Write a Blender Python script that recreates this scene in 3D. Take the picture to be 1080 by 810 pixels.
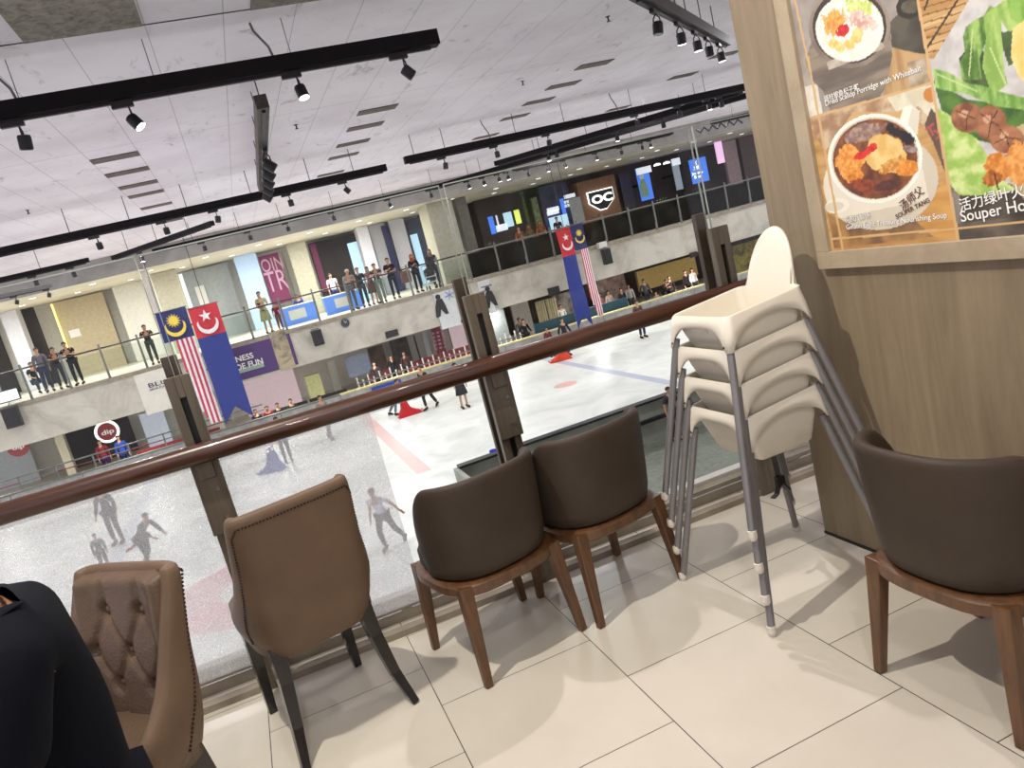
import bpy, bmesh, math, random
import numpy as np
from mathutils import Vector, Matrix, Euler
random.seed(7); np.random.seed(7)
PI = math.pi
S = bpy.context.scene
COL = S.collection
for o in list(bpy.data.objects): bpy.data.objects.remove(o)

# ------------------------------------------------------------------ camera, world, lights, exposure
CAMP = Vector((-0.84203207, -2.23662227, 1.55048915))
AX = Vector((0.91042164, -0.33444664, -0.24347051))     # image right
AY = Vector((-0.29163329, -0.10147045, -0.95113289))    # image down
AZ = Vector((0.29339813, 0.93693607, -0.18991666))      # view direction
FPX = 811.0
cd = bpy.data.cameras.new('camera'); cam = bpy.data.objects.new('camera', cd); COL.objects.link(cam)
M = Matrix.Identity(4)
for i in range(3):
    M[i][0] = AX[i]; M[i][1] = -AY[i]; M[i][2] = -AZ[i]; M[i][3] = CAMP[i]
cam.matrix_world = M
cd.sensor_fit = 'HORIZONTAL'; cd.sensor_width = 36.0; cd.lens = FPX/1080*36.0
cd.clip_start = 0.02; cd.clip_end = 200
S.camera = cam
S.view_settings.view_transform = 'Standard'; S.view_settings.look = 'None'
S.view_settings.gamma = 1.0; S.view_settings.use_curve_mapping = False
S.view_settings.exposure = 0.0

wd = bpy.data.worlds.new('world'); S.world = wd; wd.use_nodes = True
wd.node_tree.nodes['Background'].inputs[0].default_value = (0.92, 0.87, 1.0, 1)
wd.node_tree.nodes['Background'].inputs[1].default_value = 0.95

def lamp(name, kind, loc, power, color=(1,1,1), target=None, size=0.1, spot=None, blend=0.4, size_y=None):
    l = bpy.data.lights.new(name, kind); o = bpy.data.objects.new(name, l); COL.objects.link(o)
    o.location = loc; l.energy = power; l.color = color
    if kind == 'AREA':
        l.shape = 'RECTANGLE' if size_y else 'DISK'; l.size = size
        if size_y: l.size_y = size_y
    elif kind != 'SUN': l.shadow_soft_size = size
    if kind == 'SPOT': l.spot_size = spot or 1.0; l.spot_blend = blend
    d = (Vector(target)-Vector(loc)) if target is not None else Vector((0,0,-1))
    o.rotation_euler = d.to_track_quat('-Z', 'Y').to_euler()
    return o
# restaurant spotlights above and behind the tables
lamp('restaurant_spot', 'SPOT', (-1.45,-0.25,4.05), 380, (1.0,0.93,0.84), (0.4,-0.1,0.3), 0.035, 1.9, .5)
lamp('restaurant_spot', 'SPOT', (0.9,1.9,4.05), 230, (1.0,0.91,0.99), (0.3,0.0,0.2), 0.04, 1.9, .5)
lamp('restaurant_spot', 'SPOT', (-0.9,-3.4,4.05), 150, (1.0,0.94,0.87), (0.2,-0.4,0.6), 0.12, 1.9, .6)
lamp('restaurant_spot', 'SPOT', (0.1,-1.2,4.05), 60, (1.0,0.93,0.86), (0.95,-0.5,1.1), 0.06, 1.6, .6)
# area lamps added just under the ceiling to light the rink, without fixtures
for lx in (-10,-3,4,11,18,25):
    for ly in (11.0, 18.0, 24.0):
        lamp('rink_fill_lamp', 'AREA', (lx,ly,4.17), 160, (0.97,0.98,1.0), None, 0.35)

# ------------------------------------------------------------------ helpers
def s2l(c):
    c = c/255.0
    return c/12.92 if c <= 0.04045 else ((c+0.055)/1.055)**2.4
def rgb(r,g,b): return (s2l(r), s2l(g), s2l(b), 1.0)
def ray(px,py): return (AX*(px-540)+AY*(py-405)+AZ*FPX).normalized()
def at(px,py,Y):
    v = ray(px,py); return CAMP+v*((Y-CAMP.y)/v.y)
def atz(px,py,Z):
    v = ray(px,py); return CAMP+v*((Z-CAMP.z)/v.z)
def atx(px,py,X):
    v = ray(px,py); return CAMP+v*((X-CAMP.x)/v.x)

def new_mat(name):
    m = bpy.data.materials.new(name); m.use_nodes = True
    nt = m.node_tree; b = nt.nodes['Principled BSDF']
    return m, nt, b
def N(nt, t, **kw):
    n = nt.nodes.new(t)
    for k,v in kw.items():
        if k.startswith('i_'):
            n.inputs[k[2:].replace('_',' ')].default_value = v
        else: setattr(n,k,v)
    return n
def mat(name, col, rough=0.5, metal=0.0, var=0.06, scale=8.0, bump=0.0, bscale=60.0, emit=0.0, stretch=None, spec=0.5, coat=0.0):
    """procedural: base colour varied by noise, optional bump, optional light of its own"""
    m, nt, b = new_mat(name)
    L = nt.links
    tc = N(nt,'ShaderNodeTexCoord'); mp = N(nt,'ShaderNodeMapping')
    if stretch: mp.inputs['Scale'].default_value = stretch
    L.new(tc.outputs['Object'], mp.inputs['Vector'])
    nz = N(nt,'ShaderNodeTexNoise', i_Scale=scale, i_Detail=4.0)
    L.new(mp.outputs[0], nz.inputs['Vector'])
    rp = N(nt,'ShaderNodeValToRGB')
    lo = [max(0,c*(1-var*2.2)) for c in col[:3]]+[1]; hi = [min(1,c*(1+var*2.2)) for c in col[:3]]+[1]
    rp.color_ramp.elements[0].position = .3; rp.color_ramp.elements[1].position = .7
    rp.color_ramp.elements[0].color = lo; rp.color_ramp.elements[1].color = hi
    L.new(nz.outputs['Fac'], rp.inputs[0]); L.new(rp.outputs[0], b.inputs['Base Color'])
    b.inputs['Roughness'].default_value = rough; b.inputs['Metallic'].default_value = metal
    b.inputs['Specular IOR Level'].default_value = spec
    b.inputs['Coat Weight'].default_value = coat
    if bump:
        n2 = N(nt,'ShaderNodeTexNoise', i_Scale=bscale, i_Detail=2.0); L.new(mp.outputs[0], n2.inputs['Vector'])
        bp = N(nt,'ShaderNodeBump', i_Strength=bump, i_Distance=0.002)
        L.new(n2.outputs['Fac'], bp.inputs['Height']); L.new(bp.outputs[0], b.inputs['Normal'])
    if emit:
        L.new(rp.outputs[0], b.inputs['Emission Color']); b.inputs['Emission Strength'].default_value = emit
    return m

class MB:
    """collects shapes into one mesh"""
    def __init__(s): s.bm = bmesh.new(); s.mi = 0
    def _f(s, vs):
        try:
            f = s.bm.faces.new(vs); f.material_index = s.mi; return f
        except ValueError: return None
    def box(s, x0,x1,y0,y1,z0,z1, mtx=None):
        P = [(x0,y0,z0),(x1,y0,z0),(x1,y1,z0),(x0,y1,z0),(x0,y0,z1),(x1,y0,z1),(x1,y1,z1),(x0,y1,z1)]
        vs = [s.bm.verts.new(mtx@Vector(p) if mtx else p) for p in P]
        for q in ((0,3,2,1),(4,5,6,7),(0,1,5,4),(1,2,6,5),(2,3,7,6),(3,0,4,7)): s._f([vs[i] for i in q])
        return s
    def loops(s, rings, closed=True, cap0=True, cap1=True):
        V = [[s.bm.verts.new(p) for p in r] for r in rings]
        n = len(V[0])
        for a,b in zip(V[:-1],V[1:]):
            for i in range(n if closed else n-1):
                j = (i+1)%n; s._f([a[i],a[j],b[j],b[i]])
        if closed and cap0: s._f(list(reversed(V[0])))
        if closed and cap1: s._f(V[-1])
        return V
    def tube(s, pts, r, n=10, cap=True, sq=None):
        """round (or sq=(w,h) rectangular) tube along points; r number or list"""
        pts = [Vector(p) for p in pts]; rings = []
        up = Vector((0,0,1)) if abs((pts[-1]-pts[0]).normalized().z) < .95 else Vector((0,1,0))
        for k,p in enumerate(pts):
            d = (pts[min(k+1,len(pts)-1)]-pts[max(k-1,0)]).normalized()
            a = d.cross(up).normalized(); b = d.cross(a).normalized()
            rr = r[k] if isinstance(r,(list,tuple)) else r
            if sq:
                rings.append([p+a*(sx*sq[0]/2*rr)+b*(sy*sq[1]/2*rr) for sx,sy in ((-1,-1),(1,-1),(1,1),(-1,1))])
            else:
                rings.append([p+a*(math.cos(2*PI*i/n)*rr)+b*(math.sin(2*PI*i/n)*rr) for i in range(n)])
        s.loops(rings, True, cap, cap); return s
    def lathe(s, prof, n=24, mtx=None):
        rings = []
        for r,z in prof:
            rings.append([(mtx@Vector((r*math.cos(2*PI*i/n), r*math.sin(2*PI*i/n), z)) if mtx else Vector((r*math.cos(2*PI*i/n), r*math.sin(2*PI*i/n), z))) for i in range(n)])
        s.loops(rings); return s
    def prism(s, poly, y0, y1):
        """polygon of (x,z) extruded from y0 to y1"""
        s.loops([[(x,y0,z) for x,z in poly],[(x,y1,z) for x,z in poly]]); return s
    def sphere(s, c, r, seg=12, rings=8, sc=(1,1,1)):
        c = Vector(c); R = []
        for k in range(rings+1):
            th = PI*k/rings; rr = max(math.sin(th),0.02)
            R.append([c+Vector((r*sc[0]*rr*math.cos(2*PI*i/seg), r*sc[1]*rr*math.sin(2*PI*i/seg), -r*sc[2]*math.cos(th))) for i in range(seg)])
        s.loops(R); return s
    def build(s, name, mats=None, parent=None, smooth=False, bevel=0.0, bseg=2, sub=0, loc=None):
        bmesh.ops.recalc_face_normals(s.bm, faces=s.bm.faces)
        me = bpy.data.meshes.new(name); s.bm.to_mesh(me); s.bm.free()
        if mats is None: mats = []
        if not isinstance(mats,(list,tuple)): mats = [mats]
        for m in mats: me.materials.append(m)
        o = bpy.data.objects.new(name, me); COL.objects.link(o)
        if smooth:
            for p in me.polygons: p.use_smooth = True
            if smooth != 'all': me.set_sharp_from_angle(angle=math.radians(40))
        if bevel:
            md = o.modifiers.new('bevel','BEVEL'); md.width = bevel; md.segments = bseg; md.limit_method = 'ANGLE'; md.angle_limit = math.radians(35)
        if sub:
            md = o.modifiers.new('sub','SUBSURF'); md.levels = sub; md.render_levels = sub
        if parent: o.parent = parent
        if loc is not None: o.location = loc
        return o
def tag(o, label, cat, group=None, kind=None):
    if label: o['label'] = label
    if cat: o['category'] = cat
    if group: o['group'] = group
    if kind: o['kind'] = kind
    return o
def thing(name, label, cat, loc=(0,0,0), rz=0, group=None):
    o = bpy.data.objects.new(name, None); COL.objects.link(o); o.location = loc; o.rotation_euler = (0,0,rz)
    o.empty_display_size = 0.1
    return tag(o, label, cat, group)
def struct(o, kind='structure'): o['kind'] = kind; return o
def dup(o, parent=None):
    c = o.copy(); COL.objects.link(c)
    if parent: c.parent = parent
    for ch in list(o.children): dup(ch, c)
    return c
def text_mesh(s, size, mtx, m, name, parent=None, fit=None, bold=0.0, depth=0.001, align='LEFT', shear=0.0, hgt=None):
    """lettering as a mesh; fit = width it must take"""
    cu = bpy.data.curves.new(name, 'FONT'); cu.body = s; cu.size = size; cu.extrude = depth; cu.offset = bold
    cu.align_x = align; cu.shear = shear; cu.resolution_u = 3
    t = bpy.data.objects.new('tmp', cu); COL.objects.link(t)
    bpy.context.view_layer.update()
    dg = bpy.context.evaluated_depsgraph_get()
    me = bpy.data.meshes.new_from_object(t.evaluated_get(dg)); bpy.data.objects.remove(t)
    co = np.array([v.co[:] for v in me.vertices]) if len(me.vertices) else np.zeros((1,3))
    w = co[:,0].max()-co[:,0].min()
    sx = fit/w if fit and w > 0 else 1.0
    sy = (hgt/(co[:,1].max()-co[:,1].min())) if hgt and w > 0 else (sx if fit else 1.0)
    for v in me.vertices:
        v.co = mtx@Vector(((v.co.x)*sx, v.co.y*sy, v.co.z))
    me.materials.clear(); me.materials.append(m)
    o = bpy.data.objects.new(name, me); COL.objects.link(o)
    if parent: o.parent = parent
    return o
def face_y(p):      # lettering facing -Y at p
    m = Matrix.Translation(p); m[0][0:3]=(1,0,0); m[1][0:3]=(0,0,-1); m[2][0:3]=(0,1,0); return m

# ------------------------------------------------------------------ materials
WHITE = mat('white_paint', rgb(225,222,212), .6, var=.03)
CREAM = mat('cream_paint', rgb(196,190,168), .6, var=.03)
DARK = mat('dark_interior', rgb(44,38,34), .7, var=.25, scale=1.5)
BLACK = mat('black_metal', rgb(20,18,20), .45, var=.05)
CHAR = mat('charcoal_plastic', rgb(34,32,32), .5, var=.05)
STEEL = mat('brushed_steel', rgb(150,148,142), .35, metal=.9, var=.06, stretch=(1,1,12))
GREYM = mat('grey_painted_metal', rgb(110,110,106), .45, var=.05)
BRONZE = mat('bronze_steel', rgb(108,99,84), .42, metal=.5, var=.12, scale=5, stretch=(6,6,.6))
BRONZE_D = mat('dark_bronze', rgb(80,66,52), .5, metal=.3, var=.1)

def wood_mat(name, c0, c1, scale=3.0, stretch=(14,14,1.0), rough=.45, bump=.15, detail=6.0, coat=0.0):
    m, nt, b = new_mat(name); L = nt.links
    tc = N(nt,'ShaderNodeTexCoord'); mp = N(nt,'ShaderNodeMapping'); mp.inputs['Scale'].default_value = stretch
    L.new(tc.outputs['Object'], mp.inputs[0])
    nz = N(nt,'ShaderNodeTexNoise', i_Scale=scale, i_Detail=detail, i_Roughness=.65); nz.inputs['Distortion'].default_value = .6
    L.new(mp.outputs[0], nz.inputs['Vector'])
    rp = N(nt,'ShaderNodeValToRGB'); rp.color_ramp.elements[0].color = c0; rp.color_ramp.elements[1].color = c1
    rp.color_ramp.elements[0].position = .32; rp.color_ramp.elements[1].position = .68
    L.new(nz.outputs['Fac'], rp.inputs[0]); L.new(rp.outputs[0], b.inputs['Base Color'])
    bp = N(nt,'ShaderNodeBump', i_Strength=bump, i_Distance=.001); L.new(nz.outputs['Fac'], bp.inputs['Height']); L.new(bp.outputs[0], b.inputs['Normal'])
    b.inputs['Roughness'].default_value = rough; b.inputs['Coat Weight'].default_value = coat
    return m
LEGWOOD = wood_mat('walnut_stained_wood', rgb(70,46,27), rgb(108,73,43), 4, (10,10,1.2), .38, coat=.2)
RAILWOOD = wood_mat('mahogany_rail_wood', rgb(54,30,18), rgb(84,48,29), 4, (1.0,12,12), .3, coat=.35)
WALLWOOD = wood_mat('greige_laminate', rgb(126,111,88), rgb(148,132,106), 2.2, (7,7,.7), .5, .05)
FRAMEWOOD = wood_mat('pale_laminate_frame', rgb(158,143,118), rgb(178,163,136), 2.2, (7,3,3), .5, .05)

def tile_floor():
    m, nt, b = new_mat('cream_floor_tiles'); L = nt.links
    tc = N(nt,'ShaderNodeTexCoord'); sp = N(nt,'ShaderNodeSeparateXYZ'); cb = N(nt,'ShaderNodeCombineXYZ')
    L.new(tc.outputs['Object'], sp.inputs[0])
    add = N(nt,'ShaderNodeMath', operation='ADD'); add.inputs[1].default_value = 60.0+FLOOR_SH
    ad2 = N(nt,'ShaderNodeMath', operation='ADD'); ad2.inputs[1].default_value = 60.0
    L.new(sp.outputs['Y'], add.inputs[0]); L.new(sp.outputs['X'], ad2.inputs[0])
    L.new(add.outputs[0], cb.inputs['X']); L.new(ad2.outputs[0], cb.inputs['Y'])
    br = N(nt,'ShaderNodeTexBrick', offset=.5, offset_frequency=2, squash=1.0)
    br.inputs['Scale'].default_value = 1.0; br.inputs['Mortar Size'].default_value = .0016; br.inputs['Mortar Smooth'].default_value = 0
    br.inputs['Brick Width'].default_value = .6; br.inputs['Row Height'].default_value = .6; br.inputs['Bias'].default_value = 0
    br.inputs['Color1'].default_value = rgb(214,208,192); br.inputs['Color2'].default_value = rgb(207,200,184); br.inputs['Mortar'].default_value = rgb(46,40,36)
    L.new(cb.outputs[0], br.inputs['Vector'])
    nz = N(nt,'ShaderNodeTexNoise', i_Scale=2.2, i_Detail=5.0); L.new(tc.outputs['Object'], nz.inputs['Vector'])
    mx = N(nt,'ShaderNodeMix', data_type='RGBA', blend_type='MULTIPLY'); mx.inputs['Factor'].default_value = .5
    rp = N(nt,'ShaderNodeValToRGB'); rp.color_ramp.elements[0].color=(.8,.79,.76,1); rp.color_ramp.elements[1].color=(1,1,1,1)
    rp.color_ramp.elements[0].position=.3; rp.color_ramp.elements[1].position=.6
    L.new(nz.outputs['Fac'], rp.inputs[0]); L.new(br.outputs['Color'], mx.inputs['A']); L.new(rp.outputs[0], mx.inputs['B'])
    L.new(mx.outputs['Result'], b.inputs['Base Color'])
    b.inputs['Roughness'].default_value = .3; b.inputs['Specular IOR Level'].default_value = .35
    return m
FLOOR_SH = 0.3
TILES = tile_floor()

def ceiling_mat():
    m, nt, b = new_mat('stained_ceiling_panels'); L = nt.links
    tc = N(nt,'ShaderNodeTexCoord'); sp = N(nt,'ShaderNodeSeparateXYZ'); L.new(tc.outputs['Object'], sp.inputs[0])
    def M_(op, a, bb):
        n = N(nt,'ShaderNodeMath', operation=op)
        for i,v in enumerate((a,bb)):
            if v is None: continue
            if isinstance(v,(int,float)): n.inputs[i].default_value = v
            else: L.new(v, n.inputs[i])
        return n.outputs[0]
    # long seams every 0.715 m, running away from the restaurant
    fx = M_('FRACT', M_('DIVIDE', M_('ADD', sp.outputs['X'], 60*.715+.885-.715*0+.0), .715), None)
    seam = M_('LESS_THAN', fx, .012)
    fy = M_('FRACT', M_('DIVIDE', M_('ADD', sp.outputs['Y'], 60-5.93), 5.0), None)
    seam2 = M_('LESS_THAN', fy, .003)
    sm = M_('MAXIMUM', seam, seam2)
    n1 = N(nt,'ShaderNodeTexNoise', i_Scale=.45, i_Detail=6.0, i_Roughness=.6); L.new(tc.outputs['Object'], n1.inputs['Vector'])
    mp = N(nt,'ShaderNodeMapping'); mp.inputs['Scale'].default_value=(1.6,.9,1); mp.inputs['Rotation'].default_value=(0,0,.5); L.new(tc.outputs['Object'], mp.inputs[0])
    n2 = N(nt,'ShaderNodeTexNoise', i_Scale=1.6, i_Detail=8.0, i_Roughness=.75); n2.inputs['Distortion'].default_value=1.2; L.new(mp.outputs[0], n2.inputs['Vector'])
    r1 = N(nt,'ShaderNodeValToRGB'); r1.color_ramp.elements[0].color=rgb(232,225,232); r1.color_ramp.elements[1].color=rgb(250,245,252)
    r1.color_ramp.elements[0].position=.35; r1.color_ramp.elements[1].position=.6; L.new(n1.outputs['Fac'], r1.inputs[0])
    r2 = N(nt,'ShaderNodeValToRGB'); r2.color_ramp.elements[0].color=(.42,.39,.37,1); r2.color_ramp.elements[1].color=(1,1,1,1)
    r2.color_ramp.elements[0].position=.3; r2.color_ramp.elements[1].position=.42; L.new(n2.outputs['Fac'], r2.inputs[0])
    mx = N(nt,'ShaderNodeMix', data_type='RGBA', blend_type='MULTIPLY'); mx.inputs['Factor'].default_value=.85
    L.new(r1.outputs[0], mx.inputs['A']); L.new(r2.outputs[0], mx.inputs['B'])
    m2 = N(nt,'ShaderNodeMix', data_type='RGBA'); L.new(M_('MULTIPLY', sm, .55), m2.inputs['Factor']); L.new(mx.outputs['Result'], m2.inputs['A']); m2.inputs['B'].default_value = rgb(96,88,84)
    L.new(m2.outputs['Result'], b.inputs['Base Color']); b.inputs['Roughness'].default_value=.42
    return m
CEIL = ceiling_mat()

def ice_mat():
    m, nt, b = new_mat('scratched_ice'); L = nt.links
    tc = N(nt,'ShaderNodeTexCoord'); sp = N(nt,'ShaderNodeSeparateXYZ'); L.new(tc.outputs['Object'], sp.inputs[0])
    X, Y = sp.outputs['X'], sp.outputs['Y']
    def M_(op, a, bb=None, cc=None):
        n = N(nt,'ShaderNodeMath', operation=op)
        for i,v in enumerate((a,bb,cc)):
            if v is None: continue
            if isinstance(v,(int,float)): n.inputs[i].default_value = v
            else: L.new(v, n.inputs[i])
        return n.outputs[0]
    def band(v,c,h): return M_('LESS_THAN', M_('ABSOLUTE', M_('SUBTRACT', v, c)), h)
    n1 = N(nt,'ShaderNodeTexNoise', i_Scale=.5, i_Detail=7.0, i_Roughness=.65); n1.inputs['Distortion'].default_value=.8; L.new(tc.outputs['Object'], n1.inputs['Vector'])
    r1 = N(nt,'ShaderNodeValToRGB'); r1.color_ramp.elements[0].color=rgb(210,213,208); r1.color_ramp.elements[1].color=rgb(241,241,237)
    r1.color_ramp.elements[0].position=.35; r1.color_ramp.elements[1].position=.62; L.new(n1.outputs['Fac'], r1.inputs[0])
    col = r1.outputs[0]
    def over(col, mask, c):
        mx = N(nt,'ShaderNodeMix', data_type='RGBA'); L.new(mask, mx.inputs['Factor']); L.new(col, mx.inputs['A']); mx.inputs['B'].default_value = c
        return mx.outputs['Result']
    fade = N(nt,'ShaderNodeMapRange', i_From_Min=.3, i_From_Max=.7, i_To_Min=.35, i_To_Max=.8); L.new(n1.outputs['Fac'], fade.inputs['Value'])
    red = M_('MULTIPLY', M_('MULTIPLY', band(X,2.36,.2), M_('GREATER_THAN', Y, 17.5)), fade.outputs[0])
    col = over(col, red, rgb(222,150,148))
    col = over(col, M_('MULTIPLY', M_('MULTIPLY', band(X,10.35,.17), M_('GREATER_THAN', Y, 17.0)), fade.outputs[0]), rgb(150,160,200))
    col = over(col, M_('MULTIPLY', band(X,-5.6,.17), .35), rgb(150,160,200))
    def dist(cx,cy): 
        a = M_('SUBTRACT',X,cx); c = M_('SUBTRACT',Y,cy)
        return M_('SQRT', M_('ADD', M_('MULTIPLY',a,a), M_('MULTIPLY',c,c)))
    d1 = dist(8.7,22.2); col = over(col, M_('MULTIPLY', M_('LESS_THAN', d1, .42), .65), rgb(226,150,140))
    d2 = dist(-2.1,13.7); ring = M_('MULTIPLY', band(d2,1.35,.55), M_('MULTIPLY', fade.outputs[0], .95)); col = over(col, ring, rgb(222,140,152))
    L.new(col, b.inputs['Base Color']); b.inputs['Roughness'].default_value=.42; b.inputs['Specular IOR Level'].default_value=.4
    n2 = N(nt,'ShaderNodeTexNoise', i_Scale=14.0, i_Detail=3.0); L.new(tc.outputs['Object'], n2.inputs['Vector'])
    bp = N(nt,'ShaderNodeBump', i_Strength=.25, i_Distance=.01); L.new(n2.outputs['Fac'], bp.inputs['Height']); L.new(bp.outputs[0], b.inputs['Normal'])
    return m
ICE = ice_mat()

def glass_mat(name, tint=(.96,.97,.96,1), refl=.06):
    m = bpy.data.materials.new(name); m.use_nodes = True; nt = m.node_tree; nt.nodes.clear(); L = nt.links
    out = N(nt,'ShaderNodeOutputMaterial'); tr = N(nt,'ShaderNodeBsdfTransparent'); tr.inputs[0].default_value = tint
    gl = N(nt,'ShaderNodeBsdfGlossy'); gl.inputs['Roughness'].default_value = .03; gl.inputs[0].default_value=(1,1,1,1)
    fr = N(nt,'ShaderNodeFresnel', i_IOR=1.3); mul = N(nt,'ShaderNodeMath', operation='MULTIPLY'); mul.inputs[1].default_value = refl*10
    L.new(fr.outputs[0], mul.inputs[0])
    mx = N(nt,'ShaderNodeMixShader'); L.new(mul.outputs[0], mx.inputs[0]); L.new(tr.outputs[0], mx.inputs[1]); L.new(gl.outputs[0], mx.inputs[2])
    L.new(mx.outputs[0], out.inputs[0]); return m
GLASS = glass_mat('clear_glass')
GLASS_FAR = glass_mat('far_glass', (.9,.94,.92,1), .06)
def film_mat():
    m = bpy.data.materials.new('frosted_dot_film'); m.use_nodes = True; nt = m.node_tree; nt.nodes.clear(); L = nt.links
    out = N(nt,'ShaderNodeOutputMaterial'); tr = N(nt,'ShaderNodeBsdfTransparent'); df = N(nt,'ShaderNodeBsdfTranslucent'); df.inputs[0].default_value=(.94,.94,.95,1)
    d2 = N(nt,'ShaderNodeBsdfDiffuse'); d2.inputs[0].default_value=(.94,.94,.95,1)
    ad = N(nt,'ShaderNodeMixShader'); ad.inputs[0].default_value=.5; L.new(df.outputs[0],ad.inputs[1]); L.new(d2.outputs[0],ad.inputs[2])
    tc = N(nt,'ShaderNodeTexCoord'); nz = N(nt,'ShaderNodeTexNoise', i_Scale=260.0, i_Detail=1.0); L.new(tc.outputs['Object'], nz.inputs['Vector'])
    mr = N(nt,'ShaderNodeMapRange', i_From_Min=.35, i_From_Max=.65, i_To_Min=.24, i_To_Max=.46); L.new(nz.outputs['Fac'], mr.inputs['Value'])
    mx = N(nt,'ShaderNodeMixShader'); L.new(mr.outputs[0], mx.inputs[0]); L.new(tr.outputs[0], mx.inputs[1]); L.new(ad.outputs[0], mx.inputs[2])
    L.new(mx.outputs[0], out.inputs[0]); return m
FILM = film_mat()
GEDGE = mat('glass_edge', rgb(150,160,152), .2, var=.02)

def concrete_mat(name, c0, c1, sc=.8):
    m, nt, b = new_mat(name); L = nt.links
    tc = N(nt,'ShaderNodeTexCoord'); nz = N(nt,'ShaderNodeTexNoise', i_Scale=sc, i_Detail=9.0, i_Roughness=.7); nz.inputs['Distortion'].default_value=.7
    L.new(tc.outputs['Object'], nz.inputs['Vector'])
    rp = N(nt,'ShaderNodeValToRGB'); e = rp.color_ramp.elements; e[0].color=c0; e[1].color=c1; e[0].position=.36; e[1].position=.58
    L.new(nz.outputs['Fac'], rp.inputs[0]); L.new(rp.outputs[0], b.inputs['Base Color']); b.inputs['Roughness'].default_value=.6
    return m
SLAB = concrete_mat('patchy_cream_plaster', rgb(168,160,146), rgb(198,192,178))
KERB = mat('ochre_grey_stone', rgb(146,136,118), .6, var=.1)
BOARD = mat('scuffed_rink_board', rgb(150,150,146), .5, var=.12, scale=3)
YEL = mat('pale_yellow_kick_strip', rgb(206,196,140), .5, var=.08)

# ------------------------------------------------------------------ structure
XL, XR, YF, YB = -15.0, 34.0, 29.0, 38.0
struct(MB().box(-6,3.2,-6,1.16,-.3,0).box(3.2,8,-6,1.16,-.3,0).build('floor', TILES))
struct(MB().box(-6,8,1.16,1.22,-1.5,0.03).build('trim_1', KERB))
struct(MB().box(XL,XR,-6,YB,4.2,4.3).build('ceiling', CEIL))
# the far gallery: floor slab with its plaster face, drop ceiling, back wall
struct(MB().box(XL,XR,YF,YB,-1.5,-.14).build('wall_gallery_fascia', SLAB))
struct(MB().box(XL,XR,YF-.06,YB,-.14,0.0).build('trim_2', KERB))
GFLOOR = mat('pale_gallery_floor', rgb(214,208,194), .35, var=.03)
struct(MB().box(XL,XR,YF+.05,YB,0.0,0.01).build('floor_gallery', GFLOOR))
SOFFIT = concrete_mat('gallery_soffit', rgb(196,190,172), rgb(214,208,190), .5)
struct(MB().box(XL,XR,YF,YF+.15,3.5,4.2).build('wall_bulkhead', concrete_mat('grey_bulkhead_plaster', rgb(138,134,130), rgb(164,160,154), .6)))
struct(MB().box(XL,XR,YF+.15,YB,3.5,3.6).build('ceiling_gallery', SOFFIT))
struct(MB().box(XL,9.0,YB,YB+.2,-4,3.6).build('wall_back', WHITE))
BROWNW = mat('dark_brown_shop_wall', rgb(58,48,44), .6, var=.2, scale=.7)
struct(MB().box(9.0,XR,YB,YB+.2,-4,3.6).build('wall_back_dark', BROWNW))
struct(MB().box(XL,XR,YF-.05,YB,-4.2,-3.98).build('floor_lower_gallery', GFLOOR))
# ice and the lower walkway by the near boards
struct(MB().box(XL,2.45,6.5,29,-4.3,-4.0).box(2.45,XR,13.6,29,-4.3,-4.0).build('floor_ice', ICE))
WALK = mat('grey_green_rubber_floor', rgb(112,116,104), .55, var=.1)
struct(MB().box(XL,XR,-2,6.5,-4.3,-4.0).box(2.45,XR,6.5,13.6,-4.31,-3.99).build('floor_lower_walkway', WALK))
NB = mat('grey_green_board_back', rgb(140,142,130), .5, var=.1, scale=2)
struct(MB().box(2.45,XR,13.5,13.6,-4,-3.05).box(2.35,2.45,6.5,13.6,-4,-3.05).build('trim_6', NB))
struct(MB().box(2.45,XR,13.42,13.66,-3.05,-3.0).box(2.45,XR,13.40,13.5,-3.5,-3.42).build('trim_7', BLACK))
# wood panelled wall on the right
struct(MB().box(1.15,1.55,-4.5,.322,0,4.2).build('wall_right', WALLWOOD))
struct(MB().box(1.145,1.15,-4.5,.322,0,.012).build('baseboard_right', BLACK))
# kerb channels at the glass
ra = math.radians(-1.6)
RZ = Matrix.Rotation(ra,4,'Z')
RB = Matrix.Translation((0.3,0.0,0))@RZ          # railing frame: x along the glass, y away from the room
struct(MB().box(-4.3,3.3,.885,.935,0,.028,RB).build('trim_3', KERB))
struct(MB().box(-4.3,3.3,1.03,1.10,0,.075,RB).build('trim_4', KERB))
struct(MB().box(-4.3,3.3,1.10,1.16,0,.09,RB).build('trim_5', WHITE))

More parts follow.
